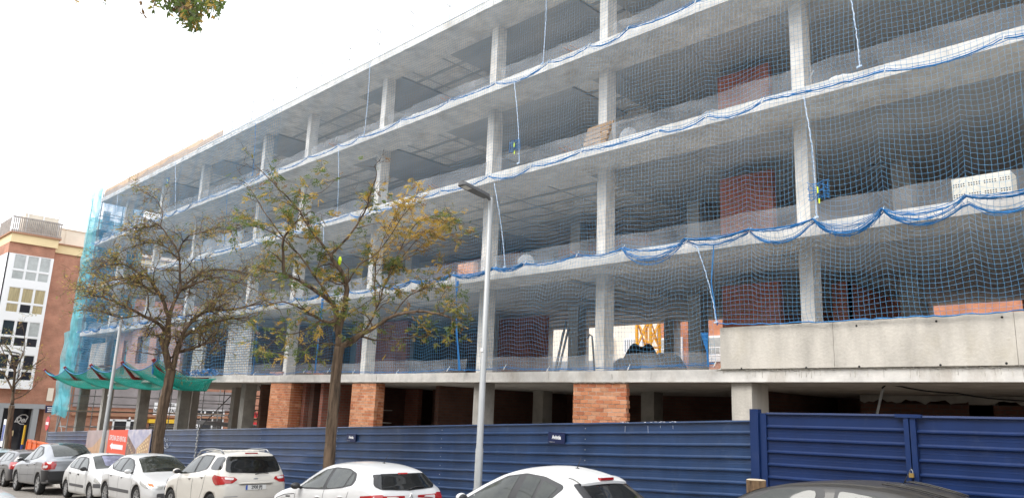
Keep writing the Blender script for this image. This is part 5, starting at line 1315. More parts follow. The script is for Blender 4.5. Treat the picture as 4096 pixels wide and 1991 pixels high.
class Car:
    def __init__(s, name, label, spec, pnt, X, Yc, face, group='cars parked along the kerb'):
        s.S = spec; s.L = spec['L']; s.W = spec['W']/2; s.pnt = pnt
        s.build(name, label, X, Yc, face, group)
    def section(s, x):
        S = s.S; L = s.L; W = s.W
        fr = S.get('fr', .75); rr_ = S.get('rr', .40)
        wf = 1.
        if x < fr: wf *= 1-S.get('fk', .24)*(1-x/fr)**2.4
        if x > L-rr_: wf *= 1-S.get('rk', .13)*((x-(L-rr_))/rr_)**2.6
        zt = interp(S['top'], x); zb = min(interp(S['belt'], x), zt-.02); z0 = interp(S['bot'], x); wt = min(interp(S['wtop'], x), 1.)*W*wf; wb = W*wf
        wsh = W*wf*interp(S['shoulder'], x) if 'shoulder' in S else W*wf*.955
        zm = z0+(zb-z0)*.52
        cab = max(0., min(1., (zt-zb)/.35))
        pts = [(0, z0+.005), (wb*.80, z0), (wb*.93, z0+.02), (wb*.975, z0+.10), (wb, zm), (wb*.99, zb-.12), (wsh+.012, zb-.04), (wsh, zb)]
        # greenhouse
        for t in (.25, .5, .75): 
            w = wsh*(1-t)+wt*t+.025*math.sin(math.pi*t)*cab; pts.append((w, zb+(zt-.045*cab-.012-zb)*t))
        pts += [(wt, zt-.045*cab-.012), (wt*.93, zt-.018*cab-.006), (wt*.75, zt), (wt*.4, zt+(.012+.012*cab)*S.get('crown', 1)), (0, zt+(.018+.014*cab)*S.get('crown', 1))]
        # smooth resample
        out = []
        P = [Vector(p) for p in pts]; n = len(P)
        for i in range(n-1):
            a, b, c, d = P[max(i-1, 0)], P[i], P[i+1], P[min(i+2, n-1)]
            for q in range(2):
                t = q/2; out.append(.5*((2*b)+(c-a)*t+(2*a-5*b+4*c-d)*t*t+(3*b-a-3*c+d)*t**3))
        out.append(P[-1]); return out
    def body(s):
        L = s.L; xs = [0, .015, .04, .08]; x = .14
        while x < L-.16: xs.append(x); x += .075
        xs += [L-.13, L-.08, L-.04, L-.015, L]
        mb = MB(); secs = []
        for x in xs:
            sec = s.section(x); e = min(x, L-x); q = 1
            if e < .08: q = 1-.10*(1-e/.08)**2
            zc = (sec[0].y+sec[-1].y)/2
            secs.append([(x, p.x*(1-(1-q)*.5), zc+(p.y-zc)*q) for p in sec])
        n = len(secs[0]); vs = []
        for sec in secs: vs += [(p[0], p[1], p[2]) for p in sec]+[(p[0], -p[1], p[2]) for p in sec[-2:0:-1]]
        m = 2*n-2; N = len(secs)
        fs = [(i*m+k, i*m+(k+1) % m, (i+1)*m+(k+1) % m, (i+1)*m+k) for i in range(N-1) for k in range(m)]
        mb.add(vs, fs)
        for i, rev in ((0, False), (N-1, True)):       # nose and tail closing strips
            b = i*m
            for k in range(n-1):
                a_, b_ = b+k, b+k+1; c_, d_ = b+(m-(k+1)) % m, b+(m-k) % m
                f = [a_, b_, c_, d_]; f = list(dict.fromkeys(f))
                if len(f) > 2: mb.f.append(tuple(f) if rev else tuple(reversed(f))); mb.m.append(0)
        return mb
    def patch(s, poly, side, off=.004, cell=.06, flip=False):
        mb = MB(); us = [p[0] for p in poly]; ws = [p[1] for p in poly]; key = {}
        def hit(a, b):
            k = (round(a, 4), round(b, 4))
            if k in key: return key[k]
            if side == 'L': o_, d_ = Vector((a, -2, b)), Vector((0, 1, 0))
            elif side == 'R': o_, d_ = Vector((a, 2, b)), Vector((0, -1, 0))
            elif side == 'B': o_, d_ = Vector((s.L+1, a, b)), Vector((-1, 0, 0))
            elif side == 'F': o_, d_ = Vector((-1, a, b)), Vector((1, 0, 0))
            else: o_, d_ = Vector((a, b, 3)), Vector((0, 0, -1))
            h = s.bvh.ray_cast(o_, d_)
            if h[0] is None or (side == 'B' and h[0].x < s.L-.75) or (side == 'F' and h[0].x > .75) or (side in 'LR' and abs(h[0].y) < s.W*.45): key[k] = None; return None
            nn = h[1]; nn = nn if nn.dot(d_) < 0 else -nn
            key[k] = len(mb.v); mb.v.append(tuple(h[0]+nn*off)); return key[k]
        nu = int(math.ceil((max(us)-min(us))/cell)); nw = int(math.ceil((max(ws)-min(ws))/cell)); u0, w0 = min(us)-1e-4, min(ws)-1e-4
        for i in range(nu+1):
            for j in range(nw+1):
                c = clip_cell(poly, u0+i*cell, u0+(i+1)*cell, w0+j*cell, w0+(j+1)*cell)
                if len(c) < 3: continue
                ids = [hit(*p) for p in c]; 
                if any(q is None for q in ids): continue
                ids = list(dict.fromkeys(ids))
                if len(ids) < 3: continue
                if side in ('R', 'F'): ids.reverse()
                mb.f.append(tuple(ids)); mb.m.append(0)
        return mb
    def strokes(s, pts, side, w, off=.003):
        mb = MB()
        for a, b in zip(pts, pts[1:]):
            a, b = Vector(a), Vector(b); d = b-a; nrm = Vector((-d.y, d.x)).normalized()*w/2
            d = d.normalized()*w*.3
            q = s.patch([tuple(a-d+nrm), tuple(b+d+nrm), tuple(b+d-nrm), tuple(a-d-nrm)], side, off, .12); mb.add(q.v, q.f)
        return mb
    def add(s, name, mb, m, smooth=True, parent=None):
        if not mb.f: return None
        me = mb.mesh(name, [m], smooth); o = bpy.data.objects.new(name, me); COL.objects.link(o); o.parent = parent or s.e; return o
    def both(s, name, poly, m, off=.004, cell=.06):
        for sd in 'LR': s.add(name, s.patch(poly, sd, off, cell), m)
    def build(s, name, label, X, Yc, face, group):
        S = s.S; L = s.L
        s.e = e = empty(name, (X+L/2, Yc, zr(X+L/2)), label, S.get('cat', 'car'), group)
        if S.get('reuse'): pass
        e.rotation_euler = (0, -math.atan(SL), 0) if face < 0 else (0, math.atan(SL), math.pi)
        bo = s.body(); me = bo.mesh('body', [s.pnt, M['blackp']], True)
        o = bpy.data.objects.new('body', me); COL.objects.link(o)
        # wheel arches cut out of the body
        cb_ = MB(); wr = S['wr']
        for wx in S['wheels']: cb_.lathe([(.001, -1.2), (wr*1.13, -1.2), (wr*1.13, 1.2), (.001, 1.2)], 28, 'Y', (wx, 0, wr))
        cm = cb_.mesh('cut', [M['blackp']]); bm = bmesh.new(); bm.from_mesh(cm); bmesh.ops.remove_doubles(bm, verts=bm.verts, dist=1e-3); bmesh.ops.recalc_face_normals(bm, faces=bm.faces); bm.to_mesh(cm); bm.free()
        bm = bmesh.new(); bm.from_mesh(me); bmesh.ops.recalc_face_normals(bm, faces=bm.faces); bm.to_mesh(me)
        s.bvh = BVHTree.FromBMesh(bm); bm.free()
        c_o = bpy.data.objects.new('cut', cm); COL.objects.link(c_o)
        md = o.modifiers.new('b', 'BOOLEAN'); md.object = c_o; md.operation = 'DIFFERENCE'; md.solver = 'EXACT'; md.material_mode = 'TRANSFER'
        dg = bpy.context.evaluated_depsgraph_get(); nm = bpy.data.meshes.new_from_object(o.evaluated_get(dg)); o.modifiers.clear(); bpy.data.objects.remove(c_o)
        if len(nm.polygons) > 200: o.data = nm
        o.data.polygons.foreach_set('use_smooth', [True]*len(o.data.polygons)); o.parent = e
        T = Matrix.Translation((-L/2, 0, 0))
        # wheels
        for wx in S['wheels']:
            for sy in (-1, 1):
                w = MB(); tw_ = .20; y = sy*(s.W*.97); i_ = y-sy*tw_
                rr_ = S.get('rimr', wr*.66)
                prof = [(rr_, y-sy*.015), (rr_*1.03, y), (wr*.9, y), (wr*.985, y-sy*.03), (wr, y-sy*.06), (wr, i_+sy*.05), (wr*.95, i_), (.05, i_)]
                w.lathe(prof, 30, 'Y', (wx, 0, wr)); t = s.add('tyre', w, M['rubber'])
                t.name = 'wheel'
                r = MB(); r.lathe([(rr_, y-sy*.012), (rr_*.93, y-sy*.02), (rr_*.90, y-sy*.09), (.05, y-sy*.10)], 30, 'Y', (wx, 0, wr))
                s.add('wheel_well', r, M['trim'], parent=t)
                r = MB(); r.lathe([(rr_+.002, y-sy*.010), (rr_*.92, y-sy*.012), (rr_*.90, y-sy*.03)], 30, 'Y', (wx, 0, wr)); ns = S.get('spokes', 7)
                for k in range(ns):
                    a = 2*math.pi*k/ns+.3; ca, sa = math.cos(a), math.sin(a)
                    r.bar((wx+.04*ca, y-sy*.022, wr+.04*sa), (wx+rr_*.93*ca, y-sy*.016, wr+rr_*.93*sa), S.get('spw', .05), .02, up=(0, 1, 0))
                r.lathe([(.001, y-sy*.008), (.055, y-sy*.012), (.06, y-sy*.05)], 14, 'Y', (wx, 0, wr))
                s.add('rim', r, S.get('rimm') or M['rim'], False, parent=t)
        # glazing
        for sd in 'LR':
            s.add('window_seal', s.patch(rounded(S['seal'], .05), sd, .0025), M['blackp'])
            for g in S['glass']: s.add('side_window', s.patch(rounded(g, .035), sd, .006), M['glass'])
            for ln in S.get('lines', []): s.add('shut_line', s.strokes(ln, sd, .013), M['ink'], False)
            for (hx, hz) in S['handles']:
                h = s.bvh.ray_cast(Vector((hx, -2 if sd == 'L' else 2, hz)), Vector((0, 1 if sd == 'L' else -1, 0)))
                if h[0]:
                    sg = -1 if sd == 'L' else 1; b = MB(); b.ell((hx, h[0].y+sg*.012, hz), (.09, .022, .018), 10, 6); s.add('door_handle', b, S.get('handm') or s.pnt)
                    b = MB(); b.ell((hx, h[0].y+sg*.001, hz-.015), (.05, .012, .028), 8, 6); s.add('handle_recess', b, M['trim'])
            mx, mz = S['mirror']; sg = -1 if sd == 'L' else 1
            h = s.bvh.ray_cast(Vector((mx, sg*2, mz)), Vector((0, -sg, 0))); yy = h[0].y if h[0] else sg*s.W*.9
            b = MB(); b.ell((mx-.02, yy+sg*.12, mz+.05), (.065, .10, .066), 14, 10)
            mo = s.add('mirror', b, S.get('mirm') or s.pnt)
            b = MB(); b.bar((mx+.01, yy-sg*.02, mz), (mx, yy+sg*.06, mz+.03), .05, .05); b.ell((mx+.025, yy+sg*.12, mz+.047), (.045, .085, .054), 12, 8); s.add('mirror_mount', b, M['blackp'], parent=mo)
            for (nm_, poly, m_) in S.get('sidep', []): s.add(nm_, s.patch(rounded(poly, .03), sd, .020 if nm_ in ('tail_light_lens', 'tail_light_core') else .010 if 'light' in nm_ else .0055, .035 if 'light' in nm_ else .06), m_)
        for key, sd in (('rear', 'B'), ('front', 'F')):
            for (nm_, poly, m_, off) in S.get(key, []):
                s.add(nm_, s.patch(rounded(poly, .04), sd, off+.006, .03), m_)
            for (nm_, poly, m_, off) in S.get(key+'2', []):
                for sg in (1, -1): s.add(nm_, s.patch(rounded([(sg*a, b) for a, b in poly], .02), sd, off+.004, .035), m_)
        for (nm_, poly, m_, off) in S.get('topp', []): s.add(nm_, s.patch(rounded(poly, .05), 'T', off, .07), m_)
        if 'plate' in S:
            sd, y_, z_, txt = S['plate']
            b = MB(); h = s.bvh.ray_cast(Vector(((L+1) if sd == 'B' else -1, y_, z_)), Vector((-1 if sd == 'B' else 1, 0, 0))); xx = h[0].x; q = 1 if sd == 'B' else -1
            b.box(xx+q*.004 if q > 0 else xx-.02, xx+.02 if q > 0 else xx-.004, y_-.26, y_+.26, z_-.055, z_+.055); pt = s.add('number_plate', b, M['plate'], False)
            b = MB(); b.box(xx+.0205, xx+.022, y_-.258, y_-.215, z_-.052, z_+.052) if q > 0 else b.box(xx-.022, xx-.0205, y_+.215, y_+.258, z_-.052, z_+.052); s.add('plate_band', b, M['plateb'], False, pt)
            if txt:
                Rm = Matrix.Rotation(rad(90), 4, 'Z')@Matrix.Rotation(rad(90), 4, 'X')
                text_mesh('plate_characters', txt, .105, M['ink'], pt, Matrix.Translation((xx+.0225, y_+.02, z_))@Rm, .001, sx=.80, bold=.002)
        if S.get('extra'): S['extra'](s)
        for ch in [k for k in bpy.data.objects if k.parent == e]:
            ch.matrix_parent_inverse = Matrix(); ch.location = (-L/2, 0, 0)
def xs_(d, k, w=1.):                            # a shorter or longer body of the same make-up
    d = dict(d); f = lambda L_: [(a*k, b) for a, b in L_]
    for q in ('top', 'belt', 'bot', 'wtop'): d[q] = f(d[q])
    d['L'] *= k; d['W'] *= w; d['wheels'] = tuple(a*k for a in d['wheels']); d['seal'] = f(d['seal']); d['glass'] = [f(g) for g in d['glass']]; d['lines'] = [f(g) for g in d['lines']]
    d['handles'] = f(d['handles']); d['mirror'] = (d['mirror'][0]*k, d['mirror'][1]); d['sidep'] = [(a, f(g), m_) for a, g, m_ in d.get('sidep', [])]; d['topp'] = [(a, [(p*k, y*w) for p, y in g], m_, o) for a, g, m_, o in d.get('topp', [])]
    d['k'] = k; return d
def std_lines(xf, xb, xr, zt, zb, zl=.28): return [[(xf, zb), (xf-.03, .6), (xf+.02, zl)], [(xb, zb), (xb-.02, zl)], [(xr, zb), (xr-.08, .75), (xr-.28, .45)]]
def antenna(x, y, z, l=.22, tilt=.5):
    def f(c):
        b = MB(); b.ell((x, y, z+.01), (.05, .025, .02), 8, 5); b.tube([(x, y, z+.01), (x+l*tilt, y, z+l)], [.007, .004], 5); c.add('antenna', b, M['blackp'])
    return f
def wiper(c, y0, z0, y1, z1, sd='B'):
    q = 1 if sd == 'B' else -1; P = []
    for t in (0, .3, .6, 1): 
        y, z = y0+(y1-y0)*t, z0+(z1-z0)*t+.02*math.sin(3.14*t)
        h = c.bvh.ray_cast(Vector((c.L+1 if q > 0 else -1, y, z)), Vector((-q, 0, 0)))
        if h[0]: P.append(h[0]+Vector((q*.025, 0, .01)))
    if len(P) > 1: b = MB(); b.tube(P, .012, 5); c.add('wiper', b, M['blackp'])
def rails(c, x0, x1, y, z, h=.06):
    for sg in (1, -1):
        b = MB(); b.tube([(x0, sg*y, z(x0)-.02), (x0+.18, sg*y, z(x0+.18)+h*.8), (x0+.5, sg*y, z(x0+.5)+h), (x1-.5, sg*y, z(x1-.5)+h), (x1-.15, sg*y, z(x1-.15)+h*.8), (x1, sg*y, z(x1)-.02)], .019, 6); c.add('roof_rail', b, M['ps'])
# --- diamond badge hatch (white, seen from behind)
def x_m3(c):
    antenna(3.38*.92, 0, 1.44, .17, .75)(c)
    wiper(c, 0, 1.00, .35, 1.03)
    h = c.bvh.ray_cast(Vector((c.L+1, 0, .86)), Vector((-1, 0, 0))); x = h[0].x+.012
    b = MB(); o_ = [(0, .075), (.042, 0), (0, -.075), (-.042, 0)]; i_ = [(0, .045), (.020, 0), (0, -.045), (-.020, 0)]
    vs = [(x, a, .86+b_) for a, b_ in o_]+[(x, a, .86+b_) for a, b_ in i_]+[(x-.012, a*1.1, .86+b_*1.1) for a, b_ in o_]
    b.add(vs, [(0, 1, 5, 4), (1, 2, 6, 5), (2, 3, 7, 6), (3, 0, 4, 7), (0, 8, 9, 1), (1, 9, 10, 2), (2, 10, 11, 3), (3, 11, 8, 0)]); c.add('emblem', b, M['rim'], False)
    h = c.bvh.ray_cast(Vector((c.L+1, 0, .72)), Vector((-1, 0, 0)))
    text_mesh('model_lettering', 'MEGANE', .055, M['rim'], c.e, Matrix.Translation((h[0].x+.006, 0, .72))@Matrix.Rotation(rad(90), 4, 'Z')@Matrix.Rotation(rad(90), 4, 'X'), .002, sx=1.3, bold=.002)
m3 = dict(L=4.36, W=1.81, wr=.325, wheels=(.88, 3.55), rimr=.22,
 top=[(0, .60), (.05, .68), (.3, .80), (.8, .93), (1.25, 1.01), (1.6, 1.19), (2.0, 1.36), (2.4, 1.435), (2.8, 1.45), (3.3, 1.43), (3.75, 1.37), (3.98, 1.31), (4.10, 1.18), (4.22, 1.04), (4.30, .97), (4.36, .90)],
 belt=[(0, .55), (.5, .78), (1.2, .93), (2.5, .965), (3.6, 1.03), (4.1, 1.0), (4.36, .82)],
 bot=[(0, .24), (.3, .19), (.9, .17), (3.4, .18), (4.0, .24), (4.36, .34)], wtop=[(0, .80), (1.1, .80), (1.5, .74), (2.0, .66), (2.8, .655), (3.6, .64), (4.0, .64), (4.2, .74), (4.36, .84)], rk=.11,
 seal=[(1.50, .955), (1.85, 1.17), (2.2, 1.32), (2.6, 1.375), (3.1, 1.36), (3.45, 1.28), (3.58, 1.16), (3.56, 1.07), (3.2, 1.01), (2.6, .965), (1.9, .945)],
 glass=[[(1.60, .97), (1.90, 1.16), (2.22, 1.30), (2.52, 1.345), (2.50, .985)], [(2.62, .985), (2.63, 1.35), (3.1, 1.335), (3.30, 1.29), (3.28, 1.045), (2.9, 1.0)], [(3.34, 1.06), (3.36, 1.27), (3.44, 1.24), (3.51, 1.15), (3.5, 1.08)]],
 lines=std_lines(1.45, 2.57, 3.50, 1.3, .96)+[[(.6, .72), (.95, .80), (1.4, .84)]], handles=[(2.35, .82), (3.22, .86)], mirror=(1.62, .95), mirm=M['blackp'],
 rear=[('rear_window_surround', [(-.70, 1.07), (-.60, 1.01), (0, .98), (.60, 1.01), (.70, 1.07), (.59, 1.27), (-.59, 1.27)], M['blackp'], .004), ('rear_window', [(-.64, 1.06), (-.62, 1.02), (0, .985), (.62, 1.02), (.64, 1.06), (.56, 1.22), (.5, 1.275), (-.5, 1.275), (-.56, 1.22)], M['glassd'], .006), ('brake_light', [(-.12, 1.262), (.12, 1.262), (.12, 1.285), (-.12, 1.285)], M['taill'], .009)],
 rear2=[('tail_light', [(.15, .895), (.50, .90), (.76, .915), (.76, .76), (.62, .74), (.50, .83), (.15, .86)], M['taill'], .006), ('tail_light_lens', [(.30, .882), (.56, .885), (.56, .80), (.50, .845), (.30, .865)], M['tailc'], .015)],
 sidep=[('tail_light', [(3.93, .90), (4.33, .93), (4.33, .74), (4.05, .76)], M['taill']), ('tail_light_core', [(4.0, .87), (4.2, .88), (4.2, .80), (4.07, .79)], M['taild']), ('fender_vent', [(1.05, .79), (1.25, .795), (1.25, .77), (1.05, .76)], M['blackp'])],
 topp=[('windscreen', [(1.34, -.62), (1.34, .62), (1.95, .52), (1.95, -.52)], M['glass'], .006)], front2=[('head_light', [(.45, .62), (.80, .66), (.80, .74), (.45, .72)], M['headl'], .006)], extra=x_m3)
Car('parked_car', 'white hatchback with diamond badge and slim red tail lights, centre of the row', xs_(m3, .92, .97), M['pw'], -15.62, 9.15, -1)
# --- white hatch with roof spoiler and three side windows
def x_ff(c):
    antenna(3.12*.92, 0, 1.465, .17, .45)(c); wiper(c, .22, 1.035, -.32, 1.06)
    b = MB()
    def f(s, t): 
        y = -.53+1.06*s; return ((3.46+.28*t)*.92-.08*(abs(y)/.6)**3, y, 1.405-.085*t-.03*(y/.6)**2*1.2+.02*math.sin(3.1*t))
    b.grid(f, 16, 4); b.grid(lambda s, t: Vector(f(1-s, t))-Vector((0, 0, .035)), 16, 4); b.grid(lambda s, t: Vector(f(s, 1))-Vector((0, 0, .035*t)), 16, 1); c.add('roof_spoiler', b, c.pnt)
    b = MB(); b.box(3.68*.92, 3.68*.92+.06, -.15, .15, 1.335, 1.37); c.add('brake_light', b, M['taill'], False)
    h = c.bvh.ray_cast(Vector((c.L+1, -.42, 1.08)), Vector((-1, 0, 0))); b = MB(); b.box(h[0].x+.012, h[0].x+.016, .38, .44, 1.06, 1.10); c.add('window_sticker', b, M['lg'], False)
ff = dict(L=4.20, W=1.82, wr=.32, wheels=(.88, 3.53), rimr=.21,
 top=[(0, .60), (.05, .70), (.35, .86), (.9, .98), (1.15, 1.04), (1.6, 1.24), (2.0, 1.39), (2.4, 1.465), (2.75, 1.485), (3.1, 1.455), (3.42, 1.395), (3.56, 1.345), (3.78, 1.20), (3.98, 1.05), (4.10, .98), (4.20, .88)],
 belt=[(0, .58), (.5, .80), (1.1, .95), (2.5, 1.00), (3.4, 1.06), (3.95, 1.0), (4.20, .82)],
 bot=[(0, .24), (.3, .19), (.9, .17), (3.4, .18), (3.85, .24), (4.20, .34)], wtop=[(0, .80), (1.1, .80), (1.5, .74), (2.0, .66), (2.8, .65), (3.4, .62), (3.7, .66), (4.0, .76), (4.20, .84)],
 seal=[(1.28, .965), (1.75, 1.21), (2.15, 1.365), (2.6, 1.415), (3.0, 1.38), (3.42, 1.27), (3.47, 1.22), (3.34, 1.08), (3.1, 1.03), (2.6, .985), (1.9, .965)],
 glass=[[(1.42, .985), (1.82, 1.205), (2.16, 1.34), (2.46, 1.38), (2.38, 1.0)], [(2.56, 1.0), (2.63, 1.388), (2.92, 1.355), (2.96, 1.34), (2.92, 1.03)], [(2.99, 1.04), (3.03, 1.325), (3.36, 1.235), (3.27, 1.085)]],
 lines=std_lines(1.35, 2.50, 3.48, 1.3, .98), handles=[(2.28, .84), (3.15, .88)], mirror=(1.45, .98),
 rear=[('rear_window_surround', [(-.69, 1.04), (-.4, .985), (0, .965), (.4, .985), (.69, 1.04), (.58, 1.29), (-.58, 1.29)], M['blackp'], .004), ('rear_window', [(-.56, 1.03), (0, 1.0), (.56, 1.03), (.50, 1.27), (-.50, 1.27)], M['glassd'], .007)],
 rear2=[('tail_light', [(.55, .98), (.80, .97), (.82, .72), (.62, .74)], M['taill'], .006)], sidep=[('tail_light', [(3.86, .99), (4.12, .95), (4.15, .74), (3.98, .78)], M['taill']), ('tail_light_lens', [(3.94, .94), (4.07, .92), (4.09, .82), (4.01, .84)], M['tailc'])],
 topp=[('windscreen', [(1.22, -.64), (1.22, .64), (1.95, .53), (1.95, -.53)], M['glass'], .006)], front2=[('head_light', [(.45, .62), (.80, .66), (.80, .78), (.45, .74)], M['headl'], .006)], extra=x_ff)
Car('parked_car', 'white hatchback with roof spoiler and red high brake light, right of the tall lamp', xs_(ff, .92, .97), M['pw3'], -10.45, 9.15, -1)
# --- black car in the right-hand corner
def x_bk(c):
    antenna(3.12, 0, 1.415, .20, .55)(c)
    for y in (.28, .42, -.28, -.42): b = MB(); b.tube([(3.05+.1*i, y*(1-.02*i), interp(c.S['top'], 3.05+.1*i)+.032) for i in range(7)], .008, 4); c.add('roof_rib', b, M['pk'])
bk = dict(m3, crown=.25, L=4.05, wheels=(.82, 3.30), top=[(0, .62), (.05, .72), (.3, .86), (.75, .99), (1.0, 1.06), (1.4, 1.26), (1.75, 1.40), (2.1, 1.465), (2.6, 1.49), (3.1, 1.46), (3.5, 1.38), (3.7, 1.31), (3.85, 1.16), (3.95, 1.0), (4.05, .9)],
 belt=[(0, .55), (.5, .80), (1.0, .95), (2.4, .99), (3.4, 1.03), (4.05, .85)], bot=[(0, .24), (.3, .19), (3.4, .18), (4.05, .34)], wtop=[(0, .80), (1.0, .80), (1.5, .79), (2.0, .76), (3.4, .72), (3.8, .74), (4.05, .84)],
 seal=[(1.15, .98), (1.6, 1.25), (1.95, 1.385), (2.3, 1.405), (2.55, 1.395), (2.55, 1.0)],
 glass=[[(1.28, .99), (1.66, 1.24), (1.95, 1.355), (2.28, 1.375), (2.46, 1.36), (2.42, 1.005)], [(2.66, 1.02), (2.70, 1.37), (3.1, 1.335), (3.42, 1.22), (3.35, 1.06)]],
 lines=std_lines(1.2, 2.56, 3.4, 1.3, .98), handles=[(2.3, .84), (3.2, .88)], mirror=(1.3, .98), sidep=[('rear_window_seal', [(2.62, 1.0), (2.66, 1.40), (3.12, 1.365), (3.5, 1.23), (3.4, 1.04)], M['blackp']), ('tail_light', [(3.75, .98), (3.98, .95), (4.0, .74), (3.85, .78)], M['taill'])],
 rear=[('rear_window', [(-.6, 1.02), (.6, 1.02), (.52, 1.28), (-.52, 1.28)], M['glassd'], .006)], rear2=[('tail_light', [(.6, .96), (.8, .95), (.8, .74), (.65, .76)], M['taill'], .006)], topp=[('windscreen', [(1.1, -.62), (1.1, .62), (1.75, .52), (1.75, -.52)], M['glass'], .006)], extra=x_bk)
def _sc(v):
    return v
for kk in ('top',): bk[kk] = [(a, b_*.970) for a, b_ in bk[kk]]
up = lambda z: z*.955+(.062 if z > 1.3 else .03 if z > 1.2 else 0)
bk['glass'] = [[(a, up(b_)) for a, b_ in g] for g in bk['glass']]; bk['seal'] = [(a, up(b_)) for a, b_ in bk['seal']]; bk['sidep'] = [(n_, [(a, up(b_)) for a, b_ in g], m_) for n_, g, m_ in bk['sidep']]; bk['belt'] = [(a, b_*.955) for a, b_ in bk['belt']]
Car('parked_car', 'dusty black car at the bottom right in front of the blue gate', bk, M['pk'], -6.05, 9.1, -1)
# --- boxy white crossover with roof rails and plate
def x_ec(c):
    rails(c, 1.65, 3.1, .60, lambda x: interp(c.S['top'], x)+.0)
    wiper(c, 0, 1.085, .35, 1.10)
    h = c.bvh.ray_cast(Vector((c.L+1, 0, 1.0)), Vector((-1, 0, 0))); b = MB(); b.ell((h[0].x+.004, 0, .985), (.008, .065, .028), 16, 8); c.add('emblem', b, M['greym'])
    b = MB(); h = c.bvh.ray_cast(Vector((c.L+1, 0, .90)), Vector((-1, 0, 0))); b.ell((h[0].x+.01, 0, .895), (.03, .46, .028), 16, 8); c.add('tailgate_handle', b, c.pnt)
    b = MB(); b.ell((h[0].x+.012, .0, .865), (.02, .44, .010), 12, 6); c.add('handle_shadow_gap', b, M['blackp'])
    b = MB(); h = c.bvh.ray_cast(Vector((c.L+1, -.6, .62)), Vector((-1, 0, 0)))
    if h[0]: b.box(h[0].x+.003, h[0].x+.009, -.78, -.44, .60, .615); c.add('side_lettering', b, M['greym'], False)
    b = MB(); b.box(3.28, 3.35, -.16, .16, 1.545, 1.59); c.add('brake_light', b, M['taill'], False)
    for y in (-.45, -.3, -.15, 0, .15, .3, .45): b = MB(); b.tube([(1.8+.19*i, y, interp(c.S['top'], 1.8+.19*i)+.030) for i in range(8)], .008, 4); c.add('roof_rib', b, c.pnt)
ec = dict(L=4.02, W=1.765, wr=.335, wheels=(.84, 3.36), rimr=.21, fk=.22,
 top=[(0, .66), (.05, .78), (.3, .95), (.85, 1.07), (1.1, 1.13), (1.45, 1.36), (1.8, 1.53), (2.2, 1.595), (2.7, 1.61), (3.3, 1.60), (3.55, 1.585), (3.68, 1.50), (3.82, 1.22), (3.90, 1.08), (3.98, 1.0), (4.02, .93)],
 belt=[(0, .6), (.5, .90), (1.1, 1.04), (2.5, 1.10), (3.3, 1.16), (3.7, 1.14), (4.02, .85)],
 bot=[(0, .28), (.3, .25), (.9, .23), (3.2, .24), (3.7, .28), (4.02, .42)], wtop=[(0, .80), (1.0, .80), (1.4, .76), (1.8, .70), (2.6, .69), (3.4, .69), (3.7, .74), (4.02, .88)], rr=.28, rk=.09,
 seal=[(1.22, 1.05), (1.62, 1.34), (1.92, 1.47), (2.4, 1.53), (2.98, 1.52), (3.02, 1.30), (2.95, 1.20), (2.5, 1.13), (1.8, 1.07)],
 glass=[[(1.36, 1.075), (1.66, 1.31), (1.95, 1.445), (2.22, 1.485), (2.18, 1.105)], [(2.30, 1.115), (2.33, 1.495), (2.92, 1.495), (2.96, 1.31), (2.90, 1.20), (2.5, 1.14)]],
 lines=std_lines(1.30, 2.24, 2.98, 1.5, 1.07, .35), handles=[(2.02, .97), (2.78, 1.02)], mirror=(1.38, 1.07), mirm=M['pw2'],
 sidep=[('quarter_window', [(3.13, 1.26), (3.16, 1.48), (3.50, 1.50), (3.64, 1.46), (3.74, 1.21), (3.45, 1.19), (3.2, 1.20)], M['glassd']), ('tail_light', [(3.42, 1.02), (3.52, 1.09), (3.92, 1.05), (3.98, .88), (3.66, .86), (3.5, .93)], M['taill']), ('sill_cladding', [(0.05, .50), (.5, .50), (.5, .3), (1.2, .3), (1.22, .40), (3.0, .40), (3.0, .30), (3.7, .30), (3.7, .50), (3.98, .52), (4.0, .30), (3.6, .20), (.4, .2), (0.05, .3)], M['blackp'])],
 rear=[('rear_window', [(-.70, 1.17), (-.6, 1.14), (0, 1.11), (.6, 1.14), (.70, 1.17), (.63, 1.50), (-.63, 1.50)], M['glassd'], .006), ('lower_bumper', [(-.80, .53), (.80, .53), (.76, .38), (-.76, .38)], M['blackp'], .008)],
 rear2=[('tail_light', [(.46, .98), (.52, 1.03), (.76, 1.05), (.76, .90), (.60, .90)], M['taill'], .006), ('tail_light_lens', [(.54, 1.015), (.74, 1.035), (.74, .985), (.57, .97)], M['tailc'], .015)],
 topp=[('windscreen', [(1.16, -.62), (1.16, .62), (1.72, .54), (1.72, -.54)], M['glass'], .006)], front2=[('head_light', [(.45, .72), (.78, .78), (.78, .9), (.5, .86)], M['headl'], .006)], plate=('B', .0, .80, '2908 JPJ'), extra=x_ec)
Car('parked_car', 'off-white crossover with roof rails and black lower bumper, its rear plate readable', xs_(ec, .92, .96), M['pw2'], -21.25, 9.1, -1)
